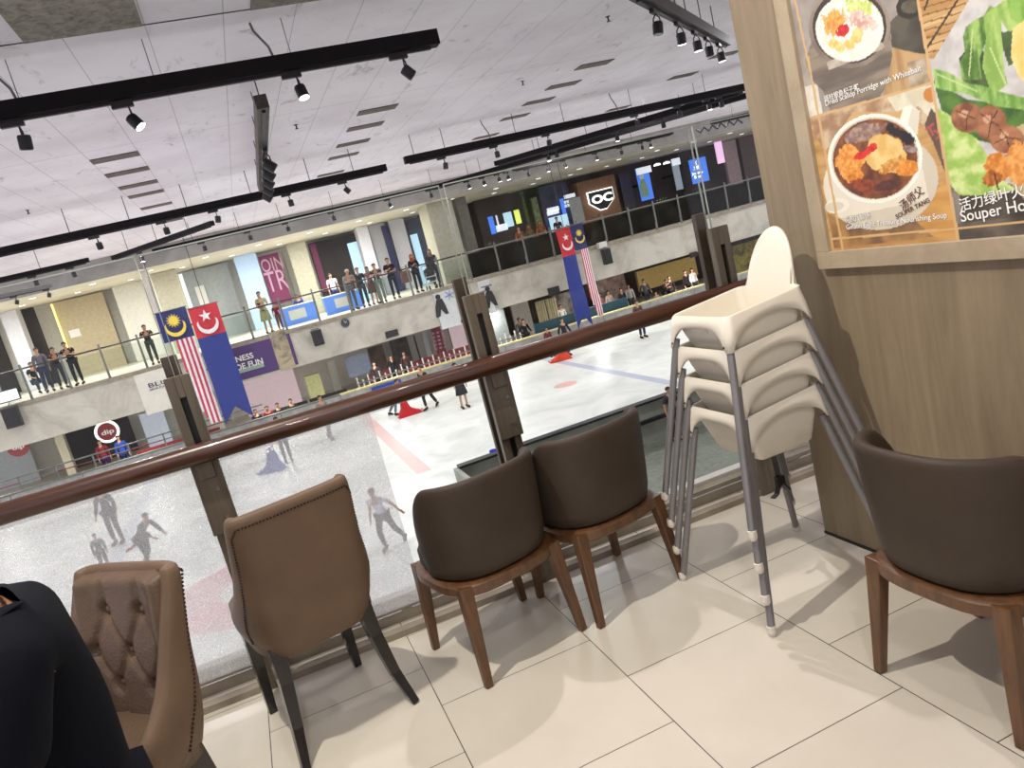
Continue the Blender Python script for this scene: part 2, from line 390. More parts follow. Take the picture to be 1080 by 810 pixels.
# ------------------------------------------------------------------ glass balustrade: posts, glass, timber handrail
gx = [-3.60,-2.39,-1.165,0.046,1.261,2.47]
GY = 0.955
def rb(x,y,z): return RB@Vector((x-0.3,y,z))
def balustrade_post(i, label):
    t = thing('balustrade_post', label, 'post', rb(gx[i],0,0), ra, 'balustrade posts')
    m = MB()      # front bar: two flats with a slot between them
    m.box(-.046,-.010,.875,.915,0,1.335); m.box(.014,.046,.875,.915,0,1.335); m.box(-.010,.014,.875,.915,1.25,1.335); m.box(-.010,.014,.875,.915,0,.5)
    m.build('front_bar', BRONZE, t, bevel=.002)
    MB().box(-.010,.014,.905,.914,.5,1.25).build('slot_plate', BLACK, t)
    MB().box(-.046,.012,.985,1.02,.02,1.41).build('rear_bar', BRONZE_D, t, bevel=.002)
    MB().box(-.012,.006,.93,.98,.08,1.30).build('spacer', STEEL, t)
    m = MB().box(-.052,.052,.845,.875,.70,1.01); m.box(-.03,.03,.83,.845,.93,1.0)
    m.build('clamp_plate', BRONZE, t, bevel=.003)
    for z in (.76,.88): MB().tube([(.02,.846,z),(.02,.838,z)],.008,8).build('bolt', STEEL, t)
    return t
for i,lb in enumerate(['bronze post far left outside the view','bronze balustrade post left of the seated man','bronze balustrade post below the left pair of flags','bronze balustrade post in the middle, just behind the two brown chairs','bronze balustrade post behind the stacked high chairs','bronze balustrade post hidden beyond the wooden wall']):
    if i in (0,5): continue
    balustrade_post(i, lb)
glb = ['tall glass panel at the far left beside the seated man','tall frosted glass panel behind the tufted chair at left','tall glass panel between the left and the middle post','tall clear glass panel behind the high chairs','tall glass panel right of the high chairs, partly behind the wall']
for k in range(5):
    x0, x1 = gx[k]-.3+.012, gx[k+1]-.3-.012
    g = thing('glass_panel', glb[k], 'glass panel', (0,0,0), 0, 'balustrade glass panels')
    zb = .085
    MB().box(x0,x1,GY-.006,GY+.006,zb,1.80,RB).build('pane', GLASS, g)
    e = MB().box(x0,x1,GY-.006,GY+.006,1.80,1.805,RB).box(x0-.002,x0,GY-.006,GY+.006,zb,1.805,RB).box(x1,x1+.002,GY-.006,GY+.006,zb,1.805,RB)
    e.build('polished_edge', GEDGE, g)
    if k in (0,1,2):
        xe = x1 if k < 2 else -0.50-.3
        MB().box(x0,xe,GY+.008,GY+.0095,zb+.01,.985,RB).build('frosted_film', FILM, g)
hr = MB()
hr.tube([rb(-4.0,.815,1.035), rb(3.2,.815,1.035)], .040, 24)
hro = hr.build('handrail', RAILWOOD, None, smooth=True)
tag(hro, 'round polished mahogany handrail running in front of the glass balustrade', 'handrail')

# ------------------------------------------------------------------ furniture
def leather(name, c, dots=False, var=.1, rough=.42, bscale=220, bump=.35):
    m, nt, b = new_mat(name); L = nt.links
    tc = N(nt,'ShaderNodeTexCoord')
    nz = N(nt,'ShaderNodeTexNoise', i_Scale=9.0, i_Detail=6.0); L.new(tc.outputs['Object'], nz.inputs['Vector'])
    rp = N(nt,'ShaderNodeValToRGB'); e = rp.color_ramp.elements; e[0].position=.3; e[1].position=.7
    e[0].color=[v*(1-var) for v in c[:3]]+[1]; e[1].color=[min(1,v*(1+var)) for v in c[:3]]+[1]
    L.new(nz.outputs['Fac'], rp.inputs[0]); L.new(rp.outputs[0], b.inputs['Base Color'])
    if dots:
        vo = N(nt,'ShaderNodeTexVoronoi', i_Scale=130.0); L.new(tc.outputs['Object'], vo.inputs['Vector']); h = vo.outputs['Distance']
    else:
        n2 = N(nt,'ShaderNodeTexNoise', i_Scale=float(bscale), i_Detail=2.0); L.new(tc.outputs['Object'], n2.inputs['Vector']); h = n2.outputs['Fac']
    bp = N(nt,'ShaderNodeBump', i_Strength=bump, i_Distance=.0015); L.new(h, bp.inputs['Height']); L.new(bp.outputs[0], b.inputs['Normal'])
    b.inputs['Roughness'].default_value = rough; b.inputs['Specular IOR Level'].default_value=.28
    return m
BROWNL = leather('dark_brown_faux_leather', rgb(62,52,42), rough=.55)
TANL = leather('tan_embossed_leather', rgb(102,84,68), True, rough=.36, bump=.6)
TANB = leather('tan_plain_back_leather', rgb(110,90,72), True, rough=.5, bump=.3)
BLKWOOD = wood_mat('black_lacquered_wood', rgb(20,17,16), rgb(34,29,27), 4, (10,10,1.2), .22, .08, coat=.4)

def ucurve(t, hw, d, yb, p=2.6):
    """U plan: t -1..1; returns (x,y) — back at y=yb (rear), arms run forward (+y) by d"""
    a = t*PI/2*1.0
    s, c = math.sin(a), math.cos(a)
    x = hw*math.copysign(abs(s)**(2/p), s)
    y = yb + d*(1-abs(c)**(2/p))
    return x, y
def shell(name, m, parent, hw, d, yb, z0, ztop, thick, n=33, flare=.0, p=2.6, arm=1.0, lean=0.0):
    """padded U shell; ztop(t) height; arm extends straight past the curve"""
    mb = MB(); rings = []
    ts = [-1+2*k/(n-1) for k in range(n)]
    P = [ucurve(t,hw,d,yb,p) for t in ts]
    pts = []
    for k,(x,y) in enumerate(P):
        a = P[max(k-1,0)]; b = P[min(k+1,n-1)]
        tx, ty = b[0]-a[0], b[1]-a[1]; l = math.hypot(tx,ty); nx, ny = ty/l, -tx/l      # outward
        pts.append((x,y,nx,ny))
    for k,(x,y,nx,ny) in enumerate(pts):
        h = ztop(ts[k]); r = thick/2; ring = []
        prof = [(-r*.9,0),(-r,.3),(-r,.8),(-r*.75,1),(-.3*r,1.06),(.35*r,1.06),(r*.8,1),(r,.8),(r,.3),(r*.9,0)]
        sh = 1.0
        if k in (0,n-1): sh = .35
        elif k in (1,n-2): sh = .8
        for u,v in prof:
            vv = min(v,1.0); z = z0+(h-z0)*(vv if v<=.8 else .8+.2*0) 
            if v == 1: z = h-r*.45
            elif v > 1: z = h
            elif v == .8: z = h-r*1.4
            elif v == .3: z = z0+(h-z0)*.3
            f = flare*(z-z0)
            off = u*sh+f
            ring.append(Vector((x+nx*off, y+ny*off - lean*(z-z0), z)))
        rings.append(ring)
    mb.loops(rings, True, True, True)
    return mb.build(name, m, parent, smooth='all', sub=1)

def barrel_chair(label, loc, rz, proto=[None]):
    """faces +y before turning"""
    if proto[0] is not None:
        t = dup(proto[0]); t.location = loc; t.rotation_euler = (0,0,rz); t['label'] = label; return t
    t = thing('dining_chair', label, 'chair', loc, rz, 'brown barrel back dining chairs')
    zt = lambda u: .765-.02*abs(u)**2 if abs(u) < .70 else .755-.20*((abs(u)-.70)/.30)**2.2
    shell('backrest', BROWNL, t, .222, .25, -.215, .378, zt, .05, flare=.05, p=2.7, lean=.05)
    # seat cushion
    mb = MB(); R = []
    for z,s in ((.383,.93),(.40,.98),(.445,.98),(.468,.93),(.477,.7),(.479,.3)):
        ring = []
        for k in range(36):
            a = 2*PI*k/36; c, q = math.cos(a), math.sin(a)
            x = .218*math.copysign(abs(c)**(2/3.4),c); y = .215*math.copysign(abs(q)**(2/3.4),q)
            if y > 0: x *= 1.03
            ring.append(Vector((x*s, y*s+.01, z)))
        R.append(ring)
    mb.loops(R); mb.build('seat', BROWNL, t, smooth='all')
    # curved timber frame under the shell
    mb = MB(); R = []
    n = 48
    def pl(a, s):
        c, q = math.cos(a), math.sin(a)
        x = (.238+s)*math.copysign(abs(c)**(2/3.2),c); y = (.232+s)*math.copysign(abs(q)**(2/3.2),q)
        return x,y
    for k in range(n):
        a = 2*PI*k/n
        ring = []
        for s,z in ((-.03,.337),(.0,.335),(.010,.345),(.010,.375),(.0,.383),(-.03,.383)):
            x,y = pl(a,s); ring.append(Vector((x,y,z)))
        R.append(ring)
    R.append(R[0]); 
    V = [[mb.bm.verts.new(p) for p in r] for r in R[:-1]]; V.append(V[0])
    for a,b in zip(V[:-1],V[1:]):
        for i in range(6): mb._f([a[i],a[(i+1)%6],b[(i+1)%6],b[i]])
    mb.build('seat_frame', LEGWOOD, t, smooth=True)
    for sx,sy in ((-1,-1),(1,-1),(-1,1),(1,1)):
        m = MB()
        tx, ty = (.198*sx, .190*sy); bx, by = (.222*sx, .205*sy if sy > 0 else .225*sy)
        m.tube([(tx,ty,.378),(tx*1.0+ (bx-tx)*.15,ty+(by-ty)*.15,.31),(bx,by,0)], [1.25,1.15,.72], sq=(.042,.036))
        m.build('leg', LEGWOOD, t, bevel=.004)
    proto[0] = t
    return t
barrel_chair('dark brown barrel chair with its left arm beside the tan chair, left of two', (-.255,.555,0), math.radians(13))
barrel_chair('dark brown barrel chair standing between its twin and the high chairs', (.245,.615,0), math.radians(12))
barrel_chair('dark brown barrel chair alone under the food posters at right', (.845,-.72,0), math.radians(-88))

def tan_chair(label, loc, rz, proto=[None]):
    """high back with scooped wings, faces +y before turning"""
    if proto[0] is not None:
        t = dup(proto[0]); t.location = loc; t.rotation_euler = (0,0,rz); t['label'] = label; return t
    t = thing('tufted_chair', label, 'chair', loc, rz, 'tan high back chairs with button tufting')
    # outer shell: stations up the height: z, half width, wing reach, back y
    ST = [(.345,.150,.05,-.19),(.375,.200,.26,-.215),(.43,.232,.38,-.235),(.49,.242,.33,-.245),(.54,.240,.25,-.25),(.60,.232,.18,-.255),(.68,.222,.14,-.265),(.76,.218,.11,-.28),(.84,.216,.09,-.297),(.888,.212,.075,-.305)]
    n = 29; ts = [-1+2*k/(n-1) for k in range(n)]
    def sec(z,hw,d,yb,off):
        P = [ucurve(q,hw,d,yb,4.2) for q in ts]; r = []
        for k,(x,y) in enumerate(P):
            a = P[max(k-1,0)]; b = P[min(k+1,n-1)]; tx,ty = b[0]-a[0],b[1]-a[1]; l = math.hypot(tx,ty) or 1
            r.append(Vector((x+ty/l*off, y-tx/l*off, z)))
        return r
    mb = MB(); rows_o = [sec(*s,.0) for s in ST]
    rows_i = [sec(*s,-.045) for s in ST]
    V = []
    for ro,ri in zip(rows_o,rows_i):
        V.append([mb.bm.verts.new(p) for p in ro]+[mb.bm.verts.new(p) for p in reversed(ri)])
    # rounded top roll
    zt = ST[-1]
    top = [mb.bm.verts.new(p+Vector((0,0,.018))) for p in sec(zt[0],zt[1],zt[2],zt[3],-.010)]+[mb.bm.verts.new(p+Vector((0,0,.018))) for p in reversed(sec(zt[0],zt[1],zt[2],zt[3],-.036))]
    V.append(top)
    N2 = 2*n
    for a,b in zip(V[:-1],V[1:]):
        for i in range(N2):
            j = (i+1)%N2; mb._f([a[i],a[j],b[j],b[i]])
    for i in range(n-1):
        mb._f([top[i],top[i+1],top[N2-2-i],top[N2-1-i]])
        mb._f([V[0][i+1],V[0][i],V[0][N2-1-i],V[0][N2-2-i]])
    sh = mb.build('back_shell', TANB, t, smooth='all', sub=1)
    # tufted inner back
    BT = [(-.075,.79),(.075,.79),(-.0,.675),(-.145,.675),(.145,.675),(-.075,.575),(.075,.575)]
    GX, GZ = 56, 64; mb = MB(); grid = []
    def yb_at(z):
        for a,b in zip(ST[:-1],ST[1:]):
            if a[0] <= z <= b[0]:
                f=(z-a[0])/(b[0]-a[0]); return a[3]+(b[3]-a[3])*f, a[1]+(b[1]-a[1])*f
        return ST[-1][3], ST[-1][1]
    def seg(px,pz,a,b):
        ax,az=a; bx,bz=b; L2=(bx-ax)**2+(bz-az)**2; u=max(0,min(1,((px-ax)*(bx-ax)+(pz-az)*(bz-az))/L2))
        return math.hypot(px-ax-u*(bx-ax), pz-az-u*(bz-az))
    SG = [(BT[0],BT[2]),(BT[1],BT[2]),(BT[0],BT[3]),(BT[1],BT[4]),(BT[2],BT[5]),(BT[2],BT[6]),(BT[3],BT[5]),(BT[4],BT[6]),(BT[5],(-.075,.47)),(BT[6],(.075,.47)),(BT[0],(-.075,.87)),(BT[1],(.075,.87))]
    for j in range(GZ+1):
        z = .45+(.890-.45)*j/GZ; yb, hw = yb_at(z); row = []
        w = hw-.03
        for i in range(GX+1):
            x = -w+2*w*i/GX
            ed = min(1,(w-abs(x))/.03); ez = min(1,(.890-z)/.02)
            bul = .048*math.sqrt(max(0,1-(1-ed)**2))*math.sqrt(max(0,1-(1-ez)**2))
            ds = min(seg(x,z,a,b) for a,b in SG); db = min(math.hypot(x-a,z-b) for a,b in BT)
            bul -= .010*math.exp(-(ds/.010)**2)*min(1,db/.01)+.026*math.exp(-(db/.020)**2)
            bul += .010*math.exp(-((abs(x)-w+.03)/.03)**2)
            row.append(mb.bm.verts.new((x, yb+.038+bul+ (abs(x)/w)**6*.03, z)))
        grid.append(row)
    for a,b in zip(grid[:-1],grid[1:]):
        for i in range(GX): mb._f([a[i],a[i+1],b[i+1],b[i]])
    pad = mb.build('tufted_pad', TANL, t, smooth='all')
    for x,z in BT:
        yb,_ = yb_at(z); MB().sphere((x,yb+.066,z),.011,12,8,(1,.6,1)).build('button', TANL, pad, smooth='all')
    # seat
    mb = MB(); R = []
    for z,s in ((.375,.9),(.385,1.0),(.44,1.0),(.475,.99),(.49,.93),(.497,.6),(.499,.2)):
        ring = []
        for k in range(40):
            a = 2*PI*k/40; c,q = math.cos(a), math.sin(a)
            ring.append(Vector((.215*s*math.copysign(abs(c)**(2/6),c), .235*s*math.copysign(abs(q)**(2/6),q)+.045, z)))
        R.append(ring)
    mb.loops(R); mb.build('seat', TANL, t, smooth='all')
    # nail head trim down both wings and over the top
    mb = MB(); pth = []
    for s in ST[2:-1]: pth.append(sec(*s,.0)[4])
    tl = sec(*ST[-1],.003); tops = [tl[k]-Vector((0,0,.018)) for k in range(6,n-6)]
    pth += tops
    for s in reversed(ST[2:-1]): pth.append(sec(*s,.0)[n-5])
    # resample
    q = [pth[0]]; acc = 0
    for a,b in zip(pth[:-1],pth[1:]):
        l = (b-a).length; k = 0
        while acc+ (l-k) > .0115:
            k += .0115-acc; acc = 0; q.append(a+(b-a)*(k/l))
        acc += l-k
    for p in q: mb.sphere(p,.0042,6,4)
    mb.build('nailhead_trim', mat('dark_nailheads', rgb(50,36,26), .3, metal=.5), t)
    for sx in (-1,1):
        MB().tube([(.175*sx,.205,.39),(.178*sx,.207,.2),(.182*sx,.212,0)],[1.15,1,.72],sq=(.042,.042)).build('leg', BLKWOOD, t, bevel=.003)
        MB().tube([(.165*sx,-.14,.40),(.172*sx,-.165,.27),(.19*sx,-.20,.12),(.214*sx,-.255,0)],[1.35,1.1,.9,.7],sq=(.040,.046)).build('leg', BLKWOOD, t, bevel=.003)
    proto[0] = t
    return t
tan_chair('tan high back chair seen from behind, facing the glass', (-.95,.58,0), math.radians(15))
tan_chair('tan chair with button tufted inner back, beside the seated man', (-1.545,-.03,0), math.radians(135))

# ------------------------------------------------------------------ stack of plastic high chairs
HCW = mat('cream_white_plastic', rgb(226,220,202), .28, var=.015, scale=3)
TUBE = mat('grey_powder_coated_tube', rgb(128,126,126), .35, metal=.3, var=.04)
CAPW = mat('white_rubber_cap', rgb(214,208,194), .5)
HX, HY = .797, .146
def sq_ring(hx, hy, rad, n=120):
    """evenly spaced points round a rounded rectangle"""
    segs = []; c = [(hx-rad,hy-rad,0),(-(hx-rad),hy-rad,90),(-(hx-rad),-(hy-rad),180),(hx-rad,-(hy-rad),270)]
    P = []
    for cx,cy,a0 in c:
        for k in range(13):
            a = math.radians(a0+90*k/12); P.append((cx+rad*math.cos(a), cy+rad*math.sin(a)))
    P.append(P[0]); D = [0]
    for a,b in zip(P[:-1],P[1:]): D.append(D[-1]+math.hypot(b[0]-a[0],b[1]-a[1]))
    out = []; j = 0
    for k in range(n):
        d = D[-1]*k/n
        while D[j+1] < d: j += 1
        f = (d-D[j])/(D[j+1]-D[j]) if D[j+1] > D[j] else 0
        x = P[j][0]+(P[j+1][0]-P[j][0])*f; y = P[j][1]+(P[j+1][1]-P[j][1])*f
        out.append((x,y,0))
    return out
def high_chair(label, z, proto=[None]):
    """child faces -x; back at +x"""
    if proto[0] is not None:
        t = dup(proto[0]); t.location = (HX,HY,z); t['label'] = label; return t
    t = thing('high_chair', label, 'high chair', (HX,HY,z), 0, 'stacked plastic high chairs')
    RIM = .735
    n = 96
    def rimz(x,y):       # rim rises slightly to the back, backrest hump at the rear
        return RIM + .03*max(0,(x+.16))/.32
    def hump(x,y):
        if x < .12: return 0
        f = min(1,(x-.12)/.04); ay = abs(y)
        e = .205*math.sqrt(max(0,1-(ay/.138)**2.1)) if ay < .138 else 0
        return f*max(e, .035*max(0,1-(ay-.10)/.07)**2 if ay > .10 else e)
    L = []
    base = sq_ring(.165,.178,.028,160)
    def lay(f):
        return [Vector(f(x,y,a)) for x,y,a in base]
    L.append(lay(lambda x,y,a:(x*.15+.02,y*.15,.545)))
    L.append(lay(lambda x,y,a:(x*.62+.02,y*.62,.540)))
    L.append(lay(lambda x,y,a:(x*.74+.02,y*.72,.556)))
    L.append(lay(lambda x,y,a:(x*.88+.008,y*.90,.66)))
    L.append(lay(lambda x,y,a:(x*.95,y*.95,rimz(x,y)-.006)))
    def up(x,y): return 1 if (x > .12 and abs(y) < .16) else 0
    L.append(lay(lambda x,y,a:(x*.955+hump(x,y)*.22+.0, y*(.955 if not up(x,y) else .93), rimz(x,y)+hump(x,y)*.6)))
    L.append(lay(lambda x,y,a:(x*.96+hump(x,y)*.32, y*(.96 if not up(x,y) else .90), rimz(x,y)+hump(x,y))))
    L.append(lay(lambda x,y,a:(x*.985+hump(x,y)*.32+.004, y*(.985 if not up(x,y) else .92), rimz(x,y)+hump(x,y)+.002)))
    L.append(lay(lambda x,y,a:(x*1.0+hump(x,y)*.22+.006, y*(1.0 if not up(x,y) else .97), rimz(x,y)+hump(x,y)*.6)))
    L.append(lay(lambda x,y,a:(x*1.01,y*1.01,rimz(x,y)-.006)))
    def depth(x,y):      # arches between the corner sockets
        if abs(y)/.178 > abs(x)/.165: u = min(1,abs(x)/.146); e = 2.0
        else: u = min(1,abs(y)/.152); e = 3.6
        return .040+.080*(1-math.sqrt(max(0,1-u**e)))
    def sk(f):
        def g(x,y,a):
            d = depth(x,y)*f; return (x*(1.01+.125*d/.12), y*(1.01+.10*d/.12), rimz(x,y)-d)
        return g
    L.append(lay(sk(.5))); L.append(lay(sk(1.0)))
    L.append(lay(lambda x,y,a:(sk(1.0)(x,y,a)[0]*.975, sk(1.0)(x,y,a)[1]*.975, sk(1.0)(x,y,a)[2]+.0005)))
    L.append(lay(lambda x,y,a:(sk(.2)(x,y,a)[0]*.965, sk(.2)(x,y,a)[1]*.965, sk(.2)(x,y,a)[2]-.004)))
    mb = MB(); mb.loops(L, True, True, False)
    mb.build('moulded_seat', HCW, t, smooth='all')
    # leg post between seat front openings
    mb = MB()
    mb.tube([(-.150,0,.70),(-.10,0,.60),(-.085,0,.55)],[1,1,1],sq=(.05,.012)); mb.build('crotch_post', HCW, t, bevel=.004)
    for sx,sy in ((-1,-1),(-1,1),(1,-1),(1,1)):
        top = Vector((.160*sx, .168*sy, .645)); bot = Vector((.293*sx, .283*sy, .012))
        lg = MB().tube([top,bot],.0135,14).build('leg', TUBE, t, smooth=True)
        MB().lathe([(.001,-.013),(.010,-.012),(.0155,-.004),(.0165,.008),(.015,.024),(.001,.025)],14,Matrix.Translation(bot)).build('foot_cap', CAPW, lg, smooth=True)
    # snap buttons on sockets
    for sy in (-1,1): MB().sphere((-.183,.165*sy,.635),.004,8,6).build('snap_button', CHAR, t)
    proto[0] = t
    return t
hcl = ['lowest high chair of the stack, its feet on the floor','second high chair from the bottom of the cream stack','third high chair from the bottom of the cream stack','topmost cream high chair of the stack, its rounded backrest showing']
for k in range(4): high_chair(hcl[k], .12*k)
# harness straps hanging below the lowest seat
m = MB()
m.tube([(HX+.08,HY+.06,.54),(HX+.12,HY+.10,.42),(HX+.13,HY+.11,.33)],[1,1,1],sq=(.022,.003))
m.tube([(HX+.13,HY+.11,.33),(HX+.10,HY+.10,.29),(HX+.07,HY+.09,.285)],[1,1,1],sq=(.022,.003))
m.tube([(HX+.13,HY+.11,.33),(HX+.17,HY+.12,.28)],[1,1],sq=(.03,.006))
m.box(HX+.115,HX+.15,HY+.10,HY+.12,.315,.355)
h = m.build('harness_strap', BLACK); tag(h,'black buckled harness strap dangling below the high chair seats','strap')

# table edge at the right of the picture
TABW = mat('pale_cream_tabletop', rgb(214,202,176), .35, var=.03)
t = thing('dining_table', 'pale cream restaurant table, only its corner showing at the right edge of the photo', 'table', (1.10,-1.40,0))
MB().box(-.335,.04,-.44,.44,.705,.755).build('tabletop', TABW, t, bevel=.004)
MB().box(-.31,.03,-.41,.41,.66,.705).build('apron', LEGWOOD, t)
for sx,sy in ((-.30,-.40),(-.30,.40),(.0,-.40),(.0,.40)):
    MB().box(sx-.02,sx+.03,sy-.025,sy+.025,0,.66).build('leg', TABW, t, bevel=.003)

# ------------------------------------------------------------------ food poster on the wooden wall
PX = 1.135
POSTER_GLOW = 0.05
def poster():
    root = thing('food_poster', 'large framed food poster of soups and lettuce on the wooden wall', 'poster', (1.15,-.8,1.6))
    inv = Matrix.Translation((-1.15,.8,-1.6))
    y0, y1, z0, z1 = -1.75, -.006, 1.205, 2.45
    fr = MB()
    w = .062
    fr.box(1.118,1.15,y0-w,y1+w,z0-w,z0,inv); fr.box(1.118,1.15,y0-w,y1+w,z1,z1+w,inv)
    fr.box(1.118,1.15,y1,y1+w,z0,z1,inv); fr.box(1.118,1.15,y0-w,y0,z0,z1,inv)
    fr.build('frame', FRAMEWOOD, root, bevel=.002)
    nx, nz = 620, 420
    ys = np.linspace(y1,y0,nx+1); zs = np.linspace(z0,z1,nz+1)
    Yg, Zg = np.meshgrid(ys,zs)
    P = np.stack([np.full_like(Yg,PX), Yg, Zg],-1)
    d = P-np.array(CAMP); w3 = d@np.array(AZ); U = FPX*(d@np.array(AX))/w3+540; V = FPX*(d@np.array(AY))/w3+405
    w3s = np.maximum(w3,.2)
    rs = np.random.RandomState(3)
    def vnoise(fx,fy,seed,octs=3):
        out = np.zeros_like(U); amp = 1; tot = 0
        for o in range(octs):
            r = np.random.RandomState(seed+o*17).rand(64,64); gx_ = (Yg*fx*2**o)%64; gy_ = (Zg*fy*2**o)%64
            ix = gx_.astype(int); iy = gy_.astype(int); tx = gx_-ix; ty = gy_-iy; tx = tx*tx*(3-2*tx); ty = ty*ty*(3-2*ty)
            a = r[iy%64,ix%64]; b = r[iy%64,(ix+1)%64]; c = r[(iy+1)%64,ix%64]; e = r[(iy+1)%64,(ix+1)%64]
            out += amp*((a*(1-tx)+b*tx)*(1-ty)+(c*(1-tx)+e*tx)*ty); tot += amp; amp *= .55
        return out/tot
    n_lo = vnoise(14,14,1); n_hi = vnoise(60,60,5); n_mid = vnoise(30,30,9)
    img = np.zeros(U.shape+(3,))
    def put(mask, c, c2=None, n=None, soft=None):
        m = mask.astype(float)[...,None]
        c = np.array(c,float)
        if c2 is not None:
            f = np.clip((n-.3)/.4,0,1)[...,None]; cc = c*(1-f)+np.array(c2,float)*f
        else: cc = c
        img[:] = img*(1-m)+cc*m
    def poly(pts):
        x,y = U,V; ins = np.zeros(U.shape,bool); q = len(pts); j = q-1
        for i in range(q):
            xi,yi = pts[i]; xj,yj = pts[j]
            if yi != yj:
                c = ((yi>y)!=(yj>y)) & (x < (xj-xi)*(y-yi)/(yj-yi)+xi); ins ^= c
            j = i
        return ins
    def ell(cx,cy,rx,ry,deg=0,k=0.0,nn=None):
        a = math.radians(deg); dx = U-cx; dy = V-cy
        u = dx*math.cos(a)+dy*math.sin(a); v = -dx*math.sin(a)+dy*math.cos(a)
        r = np.sqrt((u/rx)**2+(v/ry)**2)
        if nn is not None: r = r+k*(nn-.5)
        return r < 1
    def er(cx,cy,rx,ry,deg=0):
        a = math.radians(deg); dx = U-cx; dy = V-cy
        u = dx*math.cos(a)+dy*math.sin(a); v = -dx*math.sin(a)+dy*math.cos(a)
        return np.sqrt((u/rx)**2+(v/ry)**2), u, v
    def line(ax,ay,bx,by,w):
        L2 = (bx-ax)**2+(by-ay)**2; t_ = np.clip(((U-ax)*(bx-ax)+(V-ay)*(by-ay))/L2,0,1)
        return np.hypot(U-ax-t_*(bx-ax), V-ay-t_*(by-ay)) < w
    # regions
    divx = lambda v: 968+(1009-968)*(v/244.0)
    left = U < divx(V)
    # ---- top left dish
    put(np.ones(U.shape,bool), (176,168,158), (150,142,134), n_lo)
    put(poly([(938,52),(1000,30),(1000,92),(930,112)]), (190,158,110), (166,130,84), vnoise(50,8,20))
    put(poly([(957,66),(985,58),(1000,78),(960,96)]), (150,128,98), (196,182,160), n_mid)
    put(poly([(846,92),(862,88),(868,122),(850,124)]), (226,220,206), (206,198,182), n_mid)
    put(poly([(946,-30),(975,-30),(990,58),(966,56),(941,50),(938,24),(948,14)]), (66,62,52), (92,86,72), n_lo)
    put(ell(959,8,14,12,-8), (50,46,38)); put(ell(960,7,10,7,-8), (104,98,80), (80,74,60), n_mid)
    put(poly([(849,64),(857,40),(938,20),(941,60),(934,92),(926,106),(876,118),(868,96),(856,84)]), (104,94,82), (146,132,114), vnoise(6,40,31))
    put(ell(896,29,43,43,-15), (120,108,94), (150,136,118), n_lo)
    put(ell(896,28,39,39,-15), (62,54,46))
    put(poly([(872,66),(880,62),(930,44),(934,50),(920,56),(884,70),(874,74)]), (168,156,136), (196,186,168), n_mid)
    put(ell(896,30,36,35,-15), (232,226,214)); put(ell(896,30,34,33,-15), (244,240,226), (226,220,204), n_mid)
    n5 = vnoise(90,90,41)
    put(ell(907,9,15,10,10,1.2,n5), (176,200,84), (214,222,150), n5)
    put(ell(881,24,12,13,0,1.3,n5), (228,176,84), (196,132,66), n5)
    put(ell(908,22,15,10,15,1.4,n5), (226,206,190), (196,150,136), n5)
    for cx,cy in ((886,50),(879,46),(896,47),(903,41),(905,35)): put(ell(cx,cy,6,5.2,20,.5,n5), (240,214,140), (220,180,96), n5)
    put(ell(889,32,8,6,-50,.6,n5), (214,54,40), (176,36,30), n5)
    # ---- bottom left dish
    sep = 124+(U-855)*(87-124)/(985-855.0)
    low = (V > sep)
    put(low, (176,132,76), (202,164,110), vnoise(6,36,51))
    put(low & poly([(846,120),(960,84),(985,84),(990,150),(960,118),(900,118),(870,160)]), (204,184,150), (160,124,92), n_mid)
    put(low & poly([(930,94),(985,84),(996,118),(985,128),(968,112),(945,118)]), (220,216,190), (204,196,166), n_mid)
    put(low & ell(981,100,7,8), (196,128,60))
    put(low & poly([(975,132),(982,114),(1004,140),(1012,200),(996,180),(984,150)]), (94,76,62), (110,92,76), n_lo)
    for a_,b_ in (((977,136),(984,131)),((980,134),(984,142)),((986,138),(992,142)),((988,146),(994,140))): put(line(*a_,*b_,1.2), (178,84,80))
    put(low & poly([(975,216),(1000,185),(1012,250),(930,250)]), (210,162,92), (190,140,74), vnoise(6,36,61))
    put(low & poly([(873,226),(900,236),(960,228),(985,250),(880,262)]), (120,92,64), (176,134,84), n_lo)
    r_,u_,v_ = er(929,192,61,50,-12)
    put(r_ < 1, (226,218,198)); put((r_ < 1)&(v_ > 28), (204,194,172), (216,206,184), n_lo); put((r_ < 1)&(u_ > 46), (206,196,176))
    put(ell(883,217,13,8,-10), (234,228,210)); put(ell(880,218,10,5,-10), (214,206,186))
    put(poly([(946,136),(953,113),(961,111),(970,117),(968,142),(960,140)]), (236,232,216)); put(poly([(956,138),(962,113),(970,117),(968,142)]), (216,210,190))
    put(ell(923,167,50,47,-12), (240,236,222)); put(ell(923,167,46,43.5,-12), (210,196,170))
    put(ell(923,167.5,44.5,42,-12), (92,52,34), (140,84,50), n_mid)
    put(ell(912,140,24,9,-20,.8,n_mid)&ell(923,167,44,42), (176,150,130), (130,100,92), n5)
    put(ell(897,172,14,21,-15,.9,n_mid), (214,128,48), (236,176,92), n5); put(ell(902,186,9,7,0,.6,n5), (232,160,60), (190,104,34), n5)
    put(ell(934,162,21,20,10,.5,n_mid), (218,176,98), (236,204,136), n_mid); put(ell(940,174,15,6,-30,.5,n5), (190,124,50), (222,170,92), n5)
    put(ell(958,178,11,9,-10,.7,n_mid), (206,122,40), (232,160,72), n5)
    put(ell(944,138,10,5,25,1.2,n5), (44,38,40)); put(ell(957,146,9,6,50,1.2,n5), (40,34,36)); put(ell(960,157,9,3.5,5,.8,n5), (168,152,144), (120,100,96), n5)
    put(ell(908,164,7,4,-20,.6,n5), (216,56,40), (190,40,30), n5); put(ell(920,156,6,4.5,-40,.6,n5), (222,64,48), (190,40,30), n5); put(ell(914,161,5,3,-20), (214,56,42))
